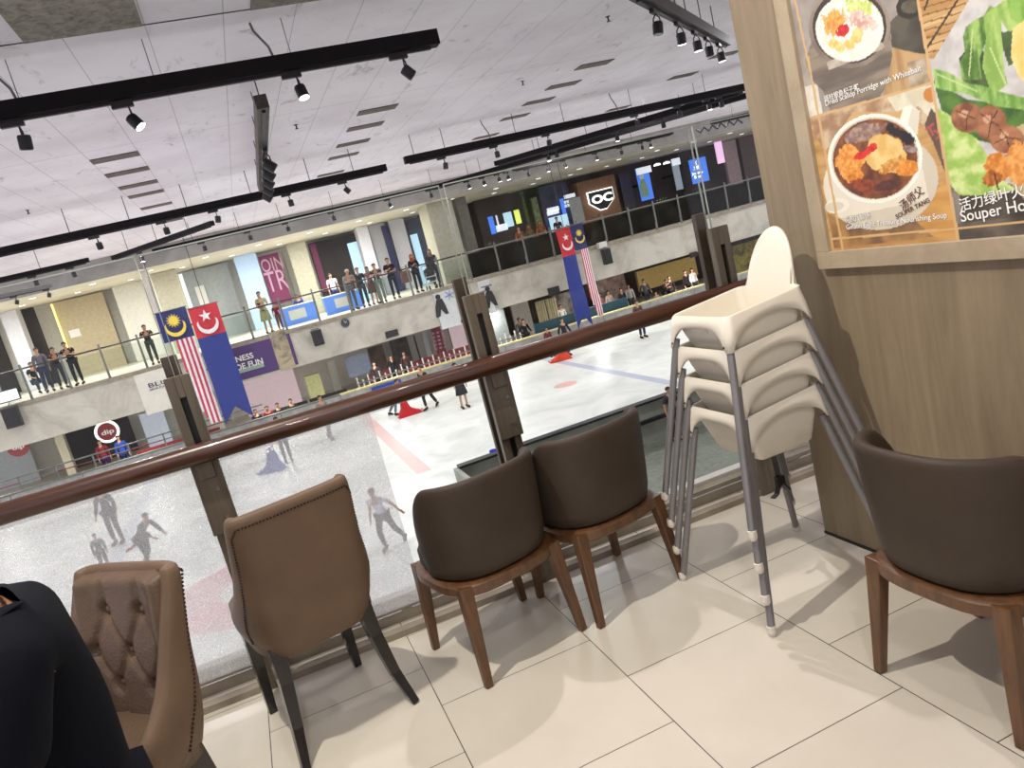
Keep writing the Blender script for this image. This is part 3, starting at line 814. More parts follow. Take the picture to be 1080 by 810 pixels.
    put(ell(912,196,16,7,8,.8,n5)&ell(923,167,44,42), (160,74,44), (110,56,36), n5); put(ell(936,196,14,6,-10,.8,n5)&ell(923,167,44,42), (100,58,52), (76,44,36), n5)
    # ---- right picture
    R_ = ~left
    put(R_, (206,204,198), (184,180,176), vnoise(30,30,71))
    put(R_ & poly([(960,-40),(1040,-40),(1022,0),(985,62),(960,62)]), (178,138,84), (208,176,124), vnoise(4,70,81))
    for k in range(9): put(R_ & line(965,-6+k*8.2,1022,-22+k*8.2,.7)&poly([(960,-40),(1040,-40),(1022,0),(985,62),(960,62)]), (128,84,40))
    put(R_ & (line(1010,0,978,50,1.1)|line(980,-3,975,10,1.1)), (70,54,40))
    put(R_ & poly([(983,180),(1100,200),(1400,200),(1400,330),(990,330)]), (62,56,48), (92,84,74), n_lo)
    put(R_ & poly([(995,190),(1012,200),(1016,250),(1000,250)]), (140,132,124), (104,96,88), n_mid)
    nf = .45*vnoise(70,12,91)+.35*vnoise(26,9,93)+.2*n5; nf = np.clip((nf-.5)*1.7+.5,0,1)
    G1,G2,G3 = (74,110,44),(158,190,104),(52,82,34)
    put(R_ & poly([(984,84),(1020,105),(1080,112),(1300,100),(1300,150),(1080,160),(1000,140)]), (58,92,40), (92,130,56), n_mid)
    put(R_ & poly([(1011,62),(1015,84),(1020,92),(1040,96),(1050,98),(1040,60),(1030,40)]), (60,78,42), (84,104,56), n_mid)
    put(R_ & poly([(1016,38),(1019,28),(1030,20),(1038,16),(1044,6),(1050,8),(1040,44),(1033,62),(1036,84),(1014,84),(1012,66),(1018,56)]), G1, G2, nf)
    put(R_ & poly([(1037,16),(1060,0),(1080,-10),(1300,-60),(1300,40),(1080,28),(1064,34),(1056,22),(1058,60),(1062,90),(1046,100),(1036,70),(1040,40)]), (132,168,78), (172,200,112), nf)
    put(R_ & poly([(1062,0),(1100,-20),(1300,-60),(1300,40),(1078,28),(1066,20)]), (112,160,60), (146,186,90), nf)
    put(R_ & poly([(1056,34),(1072,32),(1078,60),(1064,70),(1058,52)]), (54,74,44), (80,104,60), n_mid)
    put(R_ & poly([(1068,30),(1082,20),(1300,0),(1300,90),(1090,96),(1074,80),(1066,60)]), (220,196,112), (236,218,150), n_mid)
    put(R_ & poly([(984,72),(1000,76),(1020,88),(1034,90),(1060,98),(1085,104),(1300,100),(1300,116),(1080,116),(1050,112),(1016,98),(1000,96),(986,92)]), (108,152,66), (170,202,116), nf)
    put(R_ & line(988,78,1030,96,.7)|(R_&line(1044,50,1062,92,.8))|(R_&line(1026,30,1022,80,.6)), (196,214,150))
    put(R_ & poly([(984,112),(1000,120),(1012,134),(1030,146),(1044,168),(1056,190),(1074,200),(1050,206),(1012,206),(998,190),(990,160)]), (150,186,84), (206,222,148), vnoise(40,40,101))
    MU1,MU2 = (120,74,50),(176,122,86)
    put(R_ & poly([(1060,140),(1080,130),(1300,120),(1300,200),(1080,210),(1064,190)]), (206,190,150), (186,166,124), n_mid)
    for cx,cy,rx,ry,dg in ((1020,124,17,16,10),(1045,130,17,19,-15),(1062,147,18,15,0)):
        put(R_ & ell(cx,cy,rx,ry,dg), MU1, MU2, n_mid); put(R_ & ell(cx-3,cy-4,5,4,0,1.0,n5), (206,160,126))
        for k in range(4):
            a = k*1.4+dg; put(R_&line(cx,cy-2,cx+rx*.8*math.cos(a),cy+ry*.8*math.sin(a),.6), (84,50,34))
    put(R_ & ell(1052,176,14,15,0,.5,n5), (196,116,40), (228,160,84), n5); put(R_ & ell(1074,172,12,24,0,.5,n5), (204,128,52), (232,170,96), n5); put(R_ & ell(1046,188,10,8,0,.6,n5), (150,84,34), (200,130,60), n5)
    put(R_ & (line(1049,184,1053,200,1.0)), (90,50,24))
    put(R_ & (V > 236-(U-1009)*.11) , (72,66,58), (110,100,88), n_lo)
    # printed gold rules
    GOLD = (206,170,118)
    put(line(968-20*.168,-20,1009+30*.168,274,1.6), GOLD)
    put(line(840,128.5,983,87.5,1.3), GOLD)
    put(line(852,60,890,270,1.2)&left, GOLD); put(line(828,-50,852,64,1.0)&left, GOLD)
    put(line(872,252.5,1009,241,1.2), GOLD); put(line(1009,241,1200,223,1.3), GOLD)
    lin = np.where(img/255 <= .04045, img/255/12.92, ((img/255+.055)/1.055)**2.4)
    me = bpy.data.meshes.new('print')
    co = P.reshape(-1,3)-np.array((1.15,-.8,1.6)); nv = co.shape[0]
    me.vertices.add(nv); me.vertices.foreach_set('co', co.astype(np.float32).ravel())
    idx = np.arange(nv).reshape(nz+1,nx+1)
    f = np.stack([idx[:-1,:-1],idx[:-1,1:],idx[1:,1:],idx[1:,:-1]],-1).reshape(-1,4)
    me.loops.add(f.size); me.loops.foreach_set('vertex_index', f.ravel().astype(np.int32))
    me.polygons.add(len(f)); me.polygons.foreach_set('loop_start', np.arange(0,f.size,4,dtype=np.int32)); me.polygons.foreach_set('loop_total', np.full(len(f),4,dtype=np.int32))
    me.update(); me.validate()
    ca = me.color_attributes.new('ink','FLOAT_COLOR','POINT')
    ca.data.foreach_set('color', np.concatenate([lin.reshape(-1,3), np.ones((nv,1))],1).astype(np.float32).ravel())
    m, nt, b = new_mat('printed_photo_sheet'); at_ = N(nt,'ShaderNodeVertexColor', layer_name='ink')
    nt.links.new(at_.outputs[0], b.inputs['Base Color']); b.inputs['Roughness'].default_value=.35
    nt.links.new(at_.outputs[0], b.inputs['Emission Color']); b.inputs['Emission Strength'].default_value=POSTER_GLOW
    me.materials.append(m)
    o = bpy.data.objects.new('print', me); COL.objects.link(o); o.parent = root
    # backing so that the sheet has thickness
    MB().box(1.136,1.15,y0,y1,z0,z1,inv).build('backing_board', BLACK, root)
    TXT = mat('white_lettering', rgb(240,238,230), .5, var=.0, emit=POSTER_GLOW)
    TSH = mat('dark_caption_outline', rgb(84,74,62), .6, var=.0)
    TB = mat('brown_lettering', rgb(96,60,44), .5, var=.0)
    def txt(s_, p0, p1, hpx=None, m=TXT, bold=0.0, dx=-.0015, size=.03):
        a = atx(p0[0],p0[1],PX-.001); b_ = atx(p1[0],p1[1],PX-.001); v = b_-a; wd_ = v.length; ux = v.normalized(); uz = Vector((-1,0,0)); uy = uz.cross(ux)
        mt = Matrix.Identity(4)
        for i in range(3): mt[i][0]=ux[i]; mt[i][1]=uy[i]; mt[i][2]=uz[i]; mt[i][3]=a[i]
        mt = inv@Matrix.Translation((dx,0,0))@mt
        if m is TXT:
            m3 = inv@Matrix.Translation((dx+.0008,0,0))@(Matrix.Translation((-dx,0,0))@(inv.inverted()@mt)) 
            text_mesh(s_, size, m3, TSH, 'caption_outline', root, fit=wd_, bold=.0006, depth=.0002)
        return text_mesh(s_, size, mt, m, 'caption', root, fit=wd_, bold=bold, depth=.0003)
    txt('瑶柱银鱼杞子粥', (870,107), (906,94), bold=.0002)
    txt('Dried Scallop Porridge with Whitebait', (871,112), (972,74.5), bold=.0002)
    txt('阿胶八珍汤', (892,235), (918,229.5), bold=.0002)
    txt('Gelatin Eight Treasure Nourishing Soup', (893,242), (999,229.5), bold=.0002)
    txt('活力绿叶火锅', (1013,222), (1096,202), bold=.0002)
    txt('Souper Hot', (1014,234), (1089,220.5), bold=.0002)
    txt('汤师父', (952,222), (975,203), m=TB, bold=.0002)
    txt('SOUPER TANG', (946,231), (981,213), m=TB, bold=.0003)
    return root
poster()

# ------------------------------------------------------------------ ceiling: grilles, sprinklers, track lighting
GRILLE = concrete_mat('dusty_dark_panel', rgb(70,62,54), rgb(104,94,82), 9)
MOULD = concrete_mat('mouldy_grey_panel', rgb(96,90,78), rgb(150,144,130), 12)
def cp(name, x0,x1,y0,y1, m, label, group):
    o = MB().box(x0,x1,y0,y1,4.185,4.2).build(name, m); tag(o, label, 'ceiling panel', group)
cp('stained_ceiling_panel', -1.90,-.90,4.7,5.93, MOULD, 'big mouldy grey square in the ceiling at the top left corner', None)
cp('stained_ceiling_panel', .09,1.05,4.9,5.93, MOULD, 'mouldy grey panel cut off by the top edge, right of the bigger one', None)
rows = [(-2.31,'left row of dark ceiling grilles',[11.55,13.0,14.6,16.0,18.2,19.9,22]),(2.08,'middle row of dark ceiling grilles',[11.8,13.2,14.9,16.5,19.2,21.0]),(6.35,'right row of dark ceiling grilles',[11.5,13.0,14.4,16.0,18.4]),(10.6,'farthest right row of dark ceiling grilles',[11.5,13.2,15,18.5])]
for x,g,ys in rows:
    for y in ys: cp('ceiling_grille', x,x+.72,y,y+.36, GRILLE, 'dark slatted panel in the '+g, g)
# a mesh of the seam where the restaurant ceiling ends
struct(MB().box(-15,8,5.928,5.938,4.193,4.2).build('trim_8', BLACK))
LAMPON = mat('lit_lamp_face', rgb(255,250,235), .3, var=0, emit=14.0)
LAMPOFF = mat('dark_lamp_face', rgb(60,60,62), .2, var=0)
TRACKM = mat('black_track_steel', rgb(17,13,15), .65, var=.08, spec=.2)
TRACKW = wood_mat('dusty_brown_trunking', rgb(50,42,37), rgb(84,72,63), 3, (1,8,8), .6)
TR = []
def track(label, a, b, w=.11, h=.13, ztop=3.83, m=None, cables=(), big=True, curved=()):
    TR.append((Vector(a),Vector(b),ztop-h-(.03 if big else 0),w)); a = Vector((a[0],a[1],ztop)); b = Vector((b[0],b[1],ztop)); d = (b-a).normalized(); L_ = (b-a).length
    ang = math.atan2(d.y,d.x)
    t = thing('light_track', label, 'light track', (a.x,a.y,ztop), ang, 'black lighting tracks under the rink ceiling')
    MB().box(0,L_,-w/2,w/2,-h,0).build('trunking', m or TRACKM, t, bevel=.003)
    if big: MB().box(.1,L_-.1,-.02,.02,-h-.03,-h).build('rail', BLACK, t)
    for s_ in cables:
        MB().tube([(s_,0,0),(s_,0,4.195-ztop)],.004 if ztop>3.8 else .008,6).build('suspension_cable', CHAR, t)
    for s_ in curved:
        MB().tube([(s_,0,0),(s_-.02,0,(4.2-ztop)*.3),(s_-.12,0,(4.2-ztop)*.75),(s_-.13,.02,4.195-ztop)],.013,7).build('supply_conduit', GREYM, t)
    return t
SPROTO = {}
def spot(label, p, tilt=(0,0), on=True, s=1.0, yaw=0.0):
    """p: point on the underside of the track; the head hangs below"""
    key = (on,)
    if key in SPROTO:
        t = dup(SPROTO[key])
    else:
        t = thing('track_spotlight', label, 'spotlight', (0,0,0), 0, 'track spotlights')
        MB().box(-.085,.085,-.022,.022,-.035,0).build('adapter', BLACK, t, bevel=.002)
        MB().tube([(.04,0,-.035),(.045,.03,-.07),(.045,.034,-.13)],.007,6).tube([(.04,0,-.035),(.045,-.03,-.07),(.045,-.034,-.13)],.007,6).build('yoke', BLACK, t)
        hd = MB().lathe([(.012,.045),(.044,.04),(.050,.025),(.050,-.065),(.044,-.07),(.001,-.065)],18).build('lamp_head', BLACK, t, smooth=True); hd.location = (.045,0,-.145)
        MB().lathe([(.001,-.074),(.043,-.074),(.043,-.0705),(.001,-.0705)],16).build('lens', LAMPON if on else LAMPOFF, hd)
        SPROTO[key] = t
    t.location = p; t.rotation_euler = (0,0,yaw); t.scale = (s,s,s); t['label'] = label
    for c in t.children:
        if c.name.startswith('lamp_head'): c.rotation_euler = (tilt[0],tilt[1],0)
    return t
def spot_px(label, px, py, Y=None, Z=None, on=True, tilt=(0,0), s=1.3, yaw=0.0):
    """put the head under the track whose underside the sight line passes closest to"""
    best = None
    for a,b,zb,w in TR:
        zt = zb-.155*s; v = ray(px,py); T = (zt-CAMP.z)/v.z; q = CAMP+v*T; q2 = Vector((q.x,q.y)); ab = b-a
        # where does the vertical plane of the track cross the line of sight
        vx = Vector((v.x,v.y)); den = ab.x*vx.y-ab.y*vx.x
        if abs(den) < 1e-6: continue
        c = Vector((CAMP.x,CAMP.y)); t_ = ((a.x-c.x)*ab.y-(a.y-c.y)*ab.x)/(vx.x*ab.y-vx.y*ab.x)
        if t_ <= 0: continue
        P_ = CAMP+v*t_; u = ((P_.x-a.x)*ab.x+(P_.y-a.y)*ab.y)/ab.length_squared
        if u < 0 or u > 1: continue
        err = abs(P_.z-zt)*FPX/(P_-CAMP).length
        if Y is not None: err += abs(P_.y-Y)*6
        if best is None or err < best[0]: best = (err,P_,zb,math.atan2(ab.y,ab.x))
    err,P_,zb,yw = best
    return spot(label, (P_.x-.045*s*math.cos(yw), P_.y-.045*s*math.sin(yw), zb), tilt, on, s, yw)
# tracks (world metres)
T_Z1 = 3.83
track('thick near black track crossing the top left of the photo', (-4.2,6.3),(1.98,6.3), .17,.155,3.83, None, (2.05,3.25,4.6), True, (2.03,4.42))
track('long black track in the second row, left half of the photo', (-8,15.75),(3.15,15.75), .17,.15,3.70, None, (2.6,4.45,5.6,6.75,8.1,9.4,10.4))
track('long black track starting mid photo and running to the wooden wall', (3.55,15.5),(15.0,15.5), .18,.16,3.74, None, (.25,1.0,2.8,4.1,6.0,8.2,10), True, (2.15,5.6))
track('black track pointing away from the viewer, carrying five lamps in a row', (.10,7.6),(.33,15.4), .15,.16,3.80, TRACKW, (.1,1.5,3.0,5.0,7.0))
track('brown slanting track at the top right beside the wooden wall', (4.10,5.65),(8.05,9.45), .15,.15,3.80, TRACKW, (.6,1.6,2.6,3.6,4.6), True, (2.0,))
track('slanting thin track low in the left part of the ceiling', (-3.75,22.8),(-.85,19.2), .14,.12,3.66, None, (.8,2.2,3.6))
track('short black track at the far left edge', (-9,21.6),(-4.2,21.6), .13,.12,3.66, None, (2.4,3.6))
track('shortest grey track at the left edge, lowest of all', (-9.5,26.3),(-6.4,27.6), .10,.12,3.62, GREYM, (1.6,))
track('long thin far track above the pink poster', (-2.75,23.6),(9.0,23.6), .12,.10,3.66, None, (1.2,2.6,3.9,5.6,7.3,9.0,10.8))
track('slanting black track crossing the far right ones, front', (7.6,20.8),(13.2,15.9), .14,.14,3.70, None, (1.5,3,4.8,6.2))
track('second slanting black track behind the front one', (6.4,24.4),(14.8,16.8), .14,.14,3.70, None, (1.5,4,6.5,8.8))
track('far straight black track over the dark shops', (9.6,24.6),(16.4,24.6), .14,.12,3.70, None, (1,3,5))
track('short far track seen through the top of the clear glass', (17.5,23.6),(22,23.6), .14,.12,3.66, None, (1,3))
SP = [ # px, py, Y, on, tiltx, tilty, label
 (25,145,6.3,0,.2,.15,'dark spotlight at the left end of the near track'),(140,124,6.3,1,-.2,-.55,'lit spotlight on the near track, left of the brighter one'),
 (317,94,6.3,1,-.25,-.12,'brightest lit spotlight in the middle of the near track'),(429,75,6.3,0,0,-.75,'spotlight at the right end of the near track, tilted right'),
 (104,256,15.75,0,.3,0,'dark spotlight on the second row track, first from left'),(175,241,15.75,0,.3,0,'dark spotlight on the second row track where the slanting track starts'),
 (229,228,15.75,0,0,.2,'dark spotlight on the second row track, third from left'),(306,211,15.75,0,0,0,'dark spotlight hanging just right of the end-on track'),(365,198,15.75,0,0,-.6,'dark spotlight at the right end of the second row track'),
 (469,171,15.5,0,0,.15,'dark spotlight at the left end of the long right track'),(524,161,15.5,0,0,0,'dark spotlight second along the long right track'),(579,149,15.5,0,.2,.1,'dark spotlight third along the long right track'),
 (650,141,None,1,0,0,'lit spotlight under the crossing of the slanting tracks'),(672,128,15.5,0,0,0,'dark spotlight right of the track crossing'),(699,128,None,0,0,0,'dark spotlight on the front slanting track'),(717,119,15.5,0,0,0,'dark spotlight near the wooden wall, left of a pair'),
 (748,112,15.5,1,0,0,'lit spotlight close to the wooden wall'),(761,110,15.5,0,0,0,'dark spotlight closest to the wooden wall on the long track'),
 (695,34,'d',0,.1,.15,'dark spotlight first on the slanting top right track'),(719,43,'d',1,.1,-.3,'lit spotlight second on the slanting top right track'),(736,50,'d',1,0,-.1,'lit spotlight third on the slanting top right track'),(749,58,'d',0,0,0,'dark spotlight fourth on the slanting top right track'),(762,67,'d',1,0,-.3,'lit spotlight last on the slanting top right track'),
 (407,201,23.6,1,0,-.4,'lit small spotlight at the start of the far bright row'),(452,196,23.6,0,0,0,'dark small spotlight above the cream column'),(495,198,23.6,1,0,-.1,'lit small spotlight above the dark brown shop'),(511,194,23.6,1,0,0,'lit small spotlight second above the dark shop'),(527,191,23.6,1,0,-.2,'lit small spotlight third above the dark shop'),(536,186,23.6,1,0,0,'lit small spotlight fourth above the dark shop'),
 (557,180,23.6,0,0,0,'dark small spotlight left of the bright cluster'),(579,168,20,1,0,0,'lit spotlight in the bright cluster, left'),(588,167,20,1,0,0,'lit spotlight in the bright cluster, right'),(578,178,24.6,1,0,0,'lit spotlight below the bright cluster, left'),(596,174,24.6,1,0,-.3,'lit spotlight below the bright cluster, right'),
 (629,165,24.6,1,0,0,'lit spotlight on the far straight track'),(655,158,24.6,0,0,0,'dark spotlight on the far straight track'),(677,153,24.6,0,0,0,'dark spotlight on the far straight track, before the lit one'),(686,151,24.6,1,0,0,'lit spotlight at the end of the far straight track'),
 (264,250,23.6,0,0,0,'small dark spotlight above the white column left of the pink poster'),(216,262,23.6,0,0,0,'small dark spotlight above the grey shop panel'),(304,241,23.6,0,0,0,'small dark spotlight right of the pink poster'),(352,229,23.6,0,0,0,'small dark spotlight above the mannequin shop'),
 (152,279,23.6,1,0,0,'lit small spotlight at the left end of the long thin track'),
 (38,297,21.6,0,0,0,'dark spotlight on the short left track, left'),(77,286,21.6,0,.2,0,'dark spotlight on the short left track, right'),(16,313,26.6,0,.2,.3,'small dark spotlight on the lowest left track, left'),(51,308,27.2,0,.2,.3,'small dark spotlight on the lowest left track, right')]
for px,py,Y,on,tx,ty,lb in SP:
    if Y == 'd': spot_px(lb, px,py, Z=3.49, on=bool(on), tilt=(tx,ty), s=1.25, yaw=.77)
    elif Y is None: spot_px(lb, px,py, Z=3.40, on=bool(on), tilt=(tx,ty), s=1.25, yaw=-.75)
    else: spot_px(lb, px,py, Y=Y, on=bool(on), tilt=(tx,ty), s=1.25 if Y > 10 else 1.2)
for k,(y,dz) in enumerate(((10.2,0),(11.2,0),(12.2,0),(13.2,0),(14.2,0))):
    x = .12+.21*(y-7.8)/7.6
    spot(['nearest','second','third','fourth','farthest'][k]+' of the five lamps on the track that points away', (x,y,3.63), (-.8,0), False, 1.6, PI/2)
SPR = BLACK
for px,py,lb in ((29,222,'left'),(312,132,'middle'),(641,18,'top right'),(551,86,'upper middle')):
    q = atz(px,py,4.19); o = MB().lathe([(.035,.012),(.035,.005),(.012,0),(.012,-.05),(.03,-.055),(.03,-.062),(.001,-.062)],12,Matrix.Translation((q.x,q.y,4.187))).build('sprinkler_head', SPR, None, smooth=True)
    tag(o, 'small black sprinkler head on the white ceiling, '+lb+' one', 'sprinkler', 'ceiling sprinklers')

# ------------------------------------------------------------------ far gallery across the rink
def wx(px,py,Y):
    q = at(px,py,Y); return q.x, q.z
def bpx(name, tl, br, Y, m, label=None, cat=None, group=None, thick=.08, parent=None, z0=None, z1=None, bevel=0):
    """upright box whose front face fills the photo corners tl..br at distance Y"""
    xa,za = wx(*tl,Y); xb,zb = wx(*br,Y)
    if z0 is not None: zb = z0
    if z1 is not None: za = z1
    o = MB().box(min(xa,xb),max(xa,xb),Y,Y+thick,min(za,zb),max(za,zb)).build(name, m, parent, bevel=bevel)
    if label: tag(o, label, cat, group)
    return o
def em(name, c, e): return mat(name, rgb(*c), .5, var=.02, emit=e)
LITBLUE = em('lit_blue_panel', (70,120,225), .9); LITWHITE = em('lit_white_panel', (226,232,240), .75); LITCYAN = em('lit_pale_cyan', (180,214,236), .8)
LITYEL = em('lit_yellow_strip', (250,226,130), 1.6); LITGRN = em('lit_yellow_green', (222,236,110), .9); LITLET = em('lit_white_letters', (250,250,250), 1.6)
PINKP = mat('plum_poster', rgb(128,44,88), .5, var=.06); BEIGE = mat('beige_hoarding', rgb(184,170,138), .55, var=.05)
GREYP = mat('grey_shop_glass', rgb(166,172,172), .4, var=.04); COLW = mat('cool_white_column', rgb(206,206,214), .5, var=.02); COLC = mat('cream_marble_column', rgb(176,172,152), .45, var=.05)
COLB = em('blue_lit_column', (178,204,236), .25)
TEXW = mat('white_print', rgb(232,230,226), .5, var=0); TEXP = mat('pale_pink_print', rgb(214,170,196), .5, var=0); NAVY = mat('navy_print', rgb(40,44,84), .5, var=0)
# seam of marble band where the columns stand
def column(label, x0,x1,y0,y1, m, zt=3.5, grp='gallery columns'):
    o = MB().box(x0,x1,y0,y1,.01,zt).build('column', m, None, bevel=.02); tag(o, label, 'column', grp); return o
def colpx(label, pxa, pxb, py, Y, m, depth=.8, zt=3.5):
    xa,_ = wx(pxa,py,Y); xb,_ = wx(pxb,py,Y); return column(label, min(xa,xb),max(xa,xb),Y,Y+depth,m,zt)
BH = 0.011
def shop(name, label, tl, br, Y, m, thick=.25, zt=None, cat='shopfront'):
    return bpx(name, tl, br, Y, m, label, cat, None, thick, None, z0=BH, z1=zt)
shop('shop_interior','dark shop with small gold lights at the left edge', (-25,343),(18,404),37.6,DARK)
colpx('white column at the far left of the upper gallery', 4,23,345,35.5, COLW)
sh = thing('shopfront','dark shop doorway with a yellow lit edge, behind the seated people at left','shopfront',(at(45,350,37).x,37,0))
bpx('doorway',(21,327),(60,395),37,DARK,parent=sh,z0=BH,thick=.3).location=(-at(45,350,37).x,-37,0)
bpx('lit_strip',(53,321),(67,354),36.9,LITYEL,parent=sh,z0=.9).location=(-at(45,350,37).x,-37,0)
hb = shop('hoarding','wide beige shop hoarding with a small white notice, left part of gallery', (55,320),(133,380),37,BEIGE)
bpx('notice',(72,349),(86,354),36.97,TEXW,parent=hb,thick=.02)
colpx('white wall panel right of the beige hoarding', 118,152,305,36.5, WHITE, 1.0)
colpx('pale column just left of the Malaysian flag', 152,160,300,30.2, WHITE, .6, 3.5)
colpx('cream marble column behind the flags at left', 158,190,300,33.5, COLC)
shp = thing('shopfront','grey glazed shop with a bright blue white edge, right of the flags','shopfront',(at(230,310,37.2).x,37.2,0)); o_=-Vector((at(230,310,37.2).x,37.2,0))
bpx('glazing',(192,288),(262,350),37.2,GREYP,parent=shp,z0=BH).location=o_
bpx('lit_edge',(186,290),(203,323),36.9,LITWHITE,parent=shp,z0=BH).location=o_
bpx('white_notice',(205,303),(221,320),37.1,TEXW,parent=shp,z0=.9).location=o_
colpx('blue lit white column left of the plum poster', 250,275,285,36, COLB)
pp = bpx('poster_banner',(272,271),(306,310),36.6,PINKP,'tall plum banner with big pale letters OIN above TR','banner',None,.06,None,z0=.9)
for tx,a,b_,h in (('OIN',(277,288),(299,281.5),.62),('TR',(283,309),(305,302),.95)):
    q = at(*a,36.58); q2 = at(*b_,36.58); text_mesh(tx,1,face_y(q),TEXP,'lettering',pp,fit=(q2-q).length,hgt=h,depth=.01)
bpx('dark_shop_pier',(297,264),(311,310),37.0,CHAR,'dark grey pier between the plum banner and the cream column','pier',None,.2,None,z0=BH)
colpx('cream column between the plum banner and the mannequin shop', 305,326,270,35.5, COLC)
ms = thing('shopfront','dark boutique with a white shirted mannequin display above the crowd','shopfront',(at(355,270,37.4).x,37.4,0)); o_=-Vector((at(355,270,37.4).x,37.4,0))
bpx('interior',(325,257),(389,292),37.4,DARK,parent=ms,z0=BH,thick=.3).location=o_
bpx('plum_sign',(326,258),(345,300),37.3,PINKP,parent=ms,z0=.9).location=o_
bpx('lit_display',(366,257),(390,284),37.3,LITCYAN,parent=ms,z0=BH).location=o_
colpx('white column right of the boutique', 379,392,255,35.5, COLW); colpx('wide white wall pier behind the standing crowd', 391,409,250,36.5, COLW)
bpx('banner_strip',(408,237),(412,275),36.2,NAVY,'narrow navy vertical sign between two white piers','sign',None,.1,None,z0=BH)
colpx('white pier right of the narrow navy sign', 412,429,245,36.5, COLW)
ks = thing('shopfront','grey shop with blue glowing window and letter sign, left of the cream column','shopfront',(at(445,250,37.2).x,37.2,0)); o_=-Vector((at(445,250,37.2).x,37.2,0))
bpx('fascia',(427,232),(462,290),37.2,mat('slate_fascia',rgb(74,78,94),.5),parent=ks,z0=BH).location=o_
bpx('lit_window',(432.5,248),(447,273),37.1,LITCYAN,parent=ks,z0=BH).location=o_
sg = bpx('letter_sign',(448.5,229),(461,255),36.6,LITCYAN,parent=ks); sg.location=o_
q = at(451.5,247,36.55); kt = text_mesh('K',1,face_y(q+o_),LITLET,'lettering',ks,fit=.26,hgt=.55,depth=.01)
colpx('broad cream grey column in the middle of the gallery front', 458,486,250,30.2, COLC, 1.6, 3.5)
colpx('right side of the broad cream column, its shade put into a darker colour', 487,499,240,31.2, mat('shaded_column_side',rgb(120,116,106),.5), 1.2, 3.5)  # column's shaded flank as its own box, shade painted as taupe
# dark right half: shops one by one
xs = lambda a,b,Y: -Vector((at(a,b,Y).x,Y,0))
sb = thing('shopfront','dark brown shop with blue and yellow lit windows beside the middle column','shopfront',tuple(-xs(525,230,37))); o_=xs(525,230,37)
bpx('interior',(498,206),(547,250),37,BROWNW,parent=sb,z0=BH,thick=.3).location=o_
for a,b_,mm,nm in (((514.5,229),(524,246),LITBLUE,'lit_window'),((530.5,225),(542.5,238),LITCYAN,'lit_window'),((542,222),(550.5,235),LITGRN,'lit_window'),((524,227),(526,240),LITWHITE,'lit_column'),((523,238),(536,242),LITWHITE,'lit_counter')):
    bpx(nm,a,b_,36.9,mm,parent=sb).location=o_
GREEN = concrete_mat('leafy_green_wall', rgb(34,52,26), rgb(84,112,54), 7); PGREEN = concrete_mat('pale_leaf_panel', rgb(70,86,60), rgb(132,148,112), 5)
bpx('green_wall',(549,202),(560,238),36.8,GREEN,'narrow leafy green wall behind the orange clad people','plant wall',None,.2,None,z0=BH)
bpx('leaf_panel',(560,209),(573,238),36.6,PGREEN,'pale green leaf patterned panel right of the leafy wall','panel',None,.2,None,z0=BH)
bs = thing('shopfront','blue lit shoe shop with white shelves and a glowing counter','shopfront',tuple(-xs(590,215,37))); o_=xs(590,215,37)
bpx('interior',(567,198),(609,245),37,mat('indigo_shop_wall',rgb(44,50,92),.5,var=.3,scale=1.2),parent=bs,z0=BH,thick=.3).location=o_
for a,b_ in (((577,220),(590,221.2)),((577,223.5),(590,224.7)),((595,206),(607,207.2)),((595,216),(603,217.2)),((595,212),(603,213))): bpx('shelf',a,b_,36.9,LITWHITE,parent=bs).location=o_
bpx('lit_pillar',(590.5,210),(598,226),36.9,LITBLUE,parent=bs).location=o_
bpx('counter',(579,230),(602,243),36.4,LITCYAN,parent=bs).location=o_
bpx('board',(600,210),(618,235),36.2,GREYP,'pale grey standing panel between the shoe shop and the brown sign wall','panel',None,.1,None,z0=BH)
BRB = mat('brown_board', rgb(138,100,72), .55, var=.06)
oc = thing('shop_sign','brown wall with a black shield sign reading OC in glowing letters','sign',tuple(-xs(632,205,36.8))); o_=xs(632,205,36.8)
bpx('board',(608,193),(657,228),36.8,BRB,parent=oc,z0=.9,thick=1.2).location=o_
x0,z0_ = wx(620,206,36.7); x1,z1_ = wx(647.5,212,36.7); zt_ = wx(633,201,36.7)[1]; zb_ = wx(633,221,36.7)[1]; cx_ = (x0+x1)/2
def shield(g,y0,y1): return [(x0-g,zt_+g),(x1+g,zt_+g),(x1+g,zb_+.42),(cx_+.2,zb_-g),(cx_-.2,zb_-g),(x0-g,zb_+.42)]
ob = MB().prism(shield(.06,0,0),36.66,36.72).build('lit_outline',LITLET,oc); ob.location=o_
ob = MB().prism(shield(0,0,0),36.60,36.70).build('shield',BLACK,oc); ob.location=o_
q = Vector((x0+.10,36.58,zt_-.62)); text_mesh('OC',1,face_y(q+o_),LITLET,'lettering',oc,fit=(x1-x0)-.2,hgt=.46,depth=.02,bold=.03)
bpx('grey_wall',(652,184),(672,222),37,mat('grey_violet_wall',rgb(66,64,74),.6,var=.1),'plain grey violet wall panel between the OC sign and the blue screen','wall panel',None,.2,None,z0=.9)
s1 = bpx('lit_poster',(670.5,178),(690,209),36.4,LITBLUE,'upright glowing blue screen showing a person, white strip on top','screen',None,.1)
bpx('white_strip',(670.5,178),(687.5,181),36.38,LITWHITE,parent=s1,thick=.02)
fx,fz = wx(681.5,207,36.3); mb = MB(); mb.prism([(fx-.22,fz),(fx+.25,fz),(fx+.22,fz+.55),(fx+.12,fz+.95),(fx-.12,fz+.95),(fx-.24,fz+.5)],36.34,36.38); mb.build('printed_figure',mat('print_olive',rgb(120,150,120),.5,emit=.3),s1)
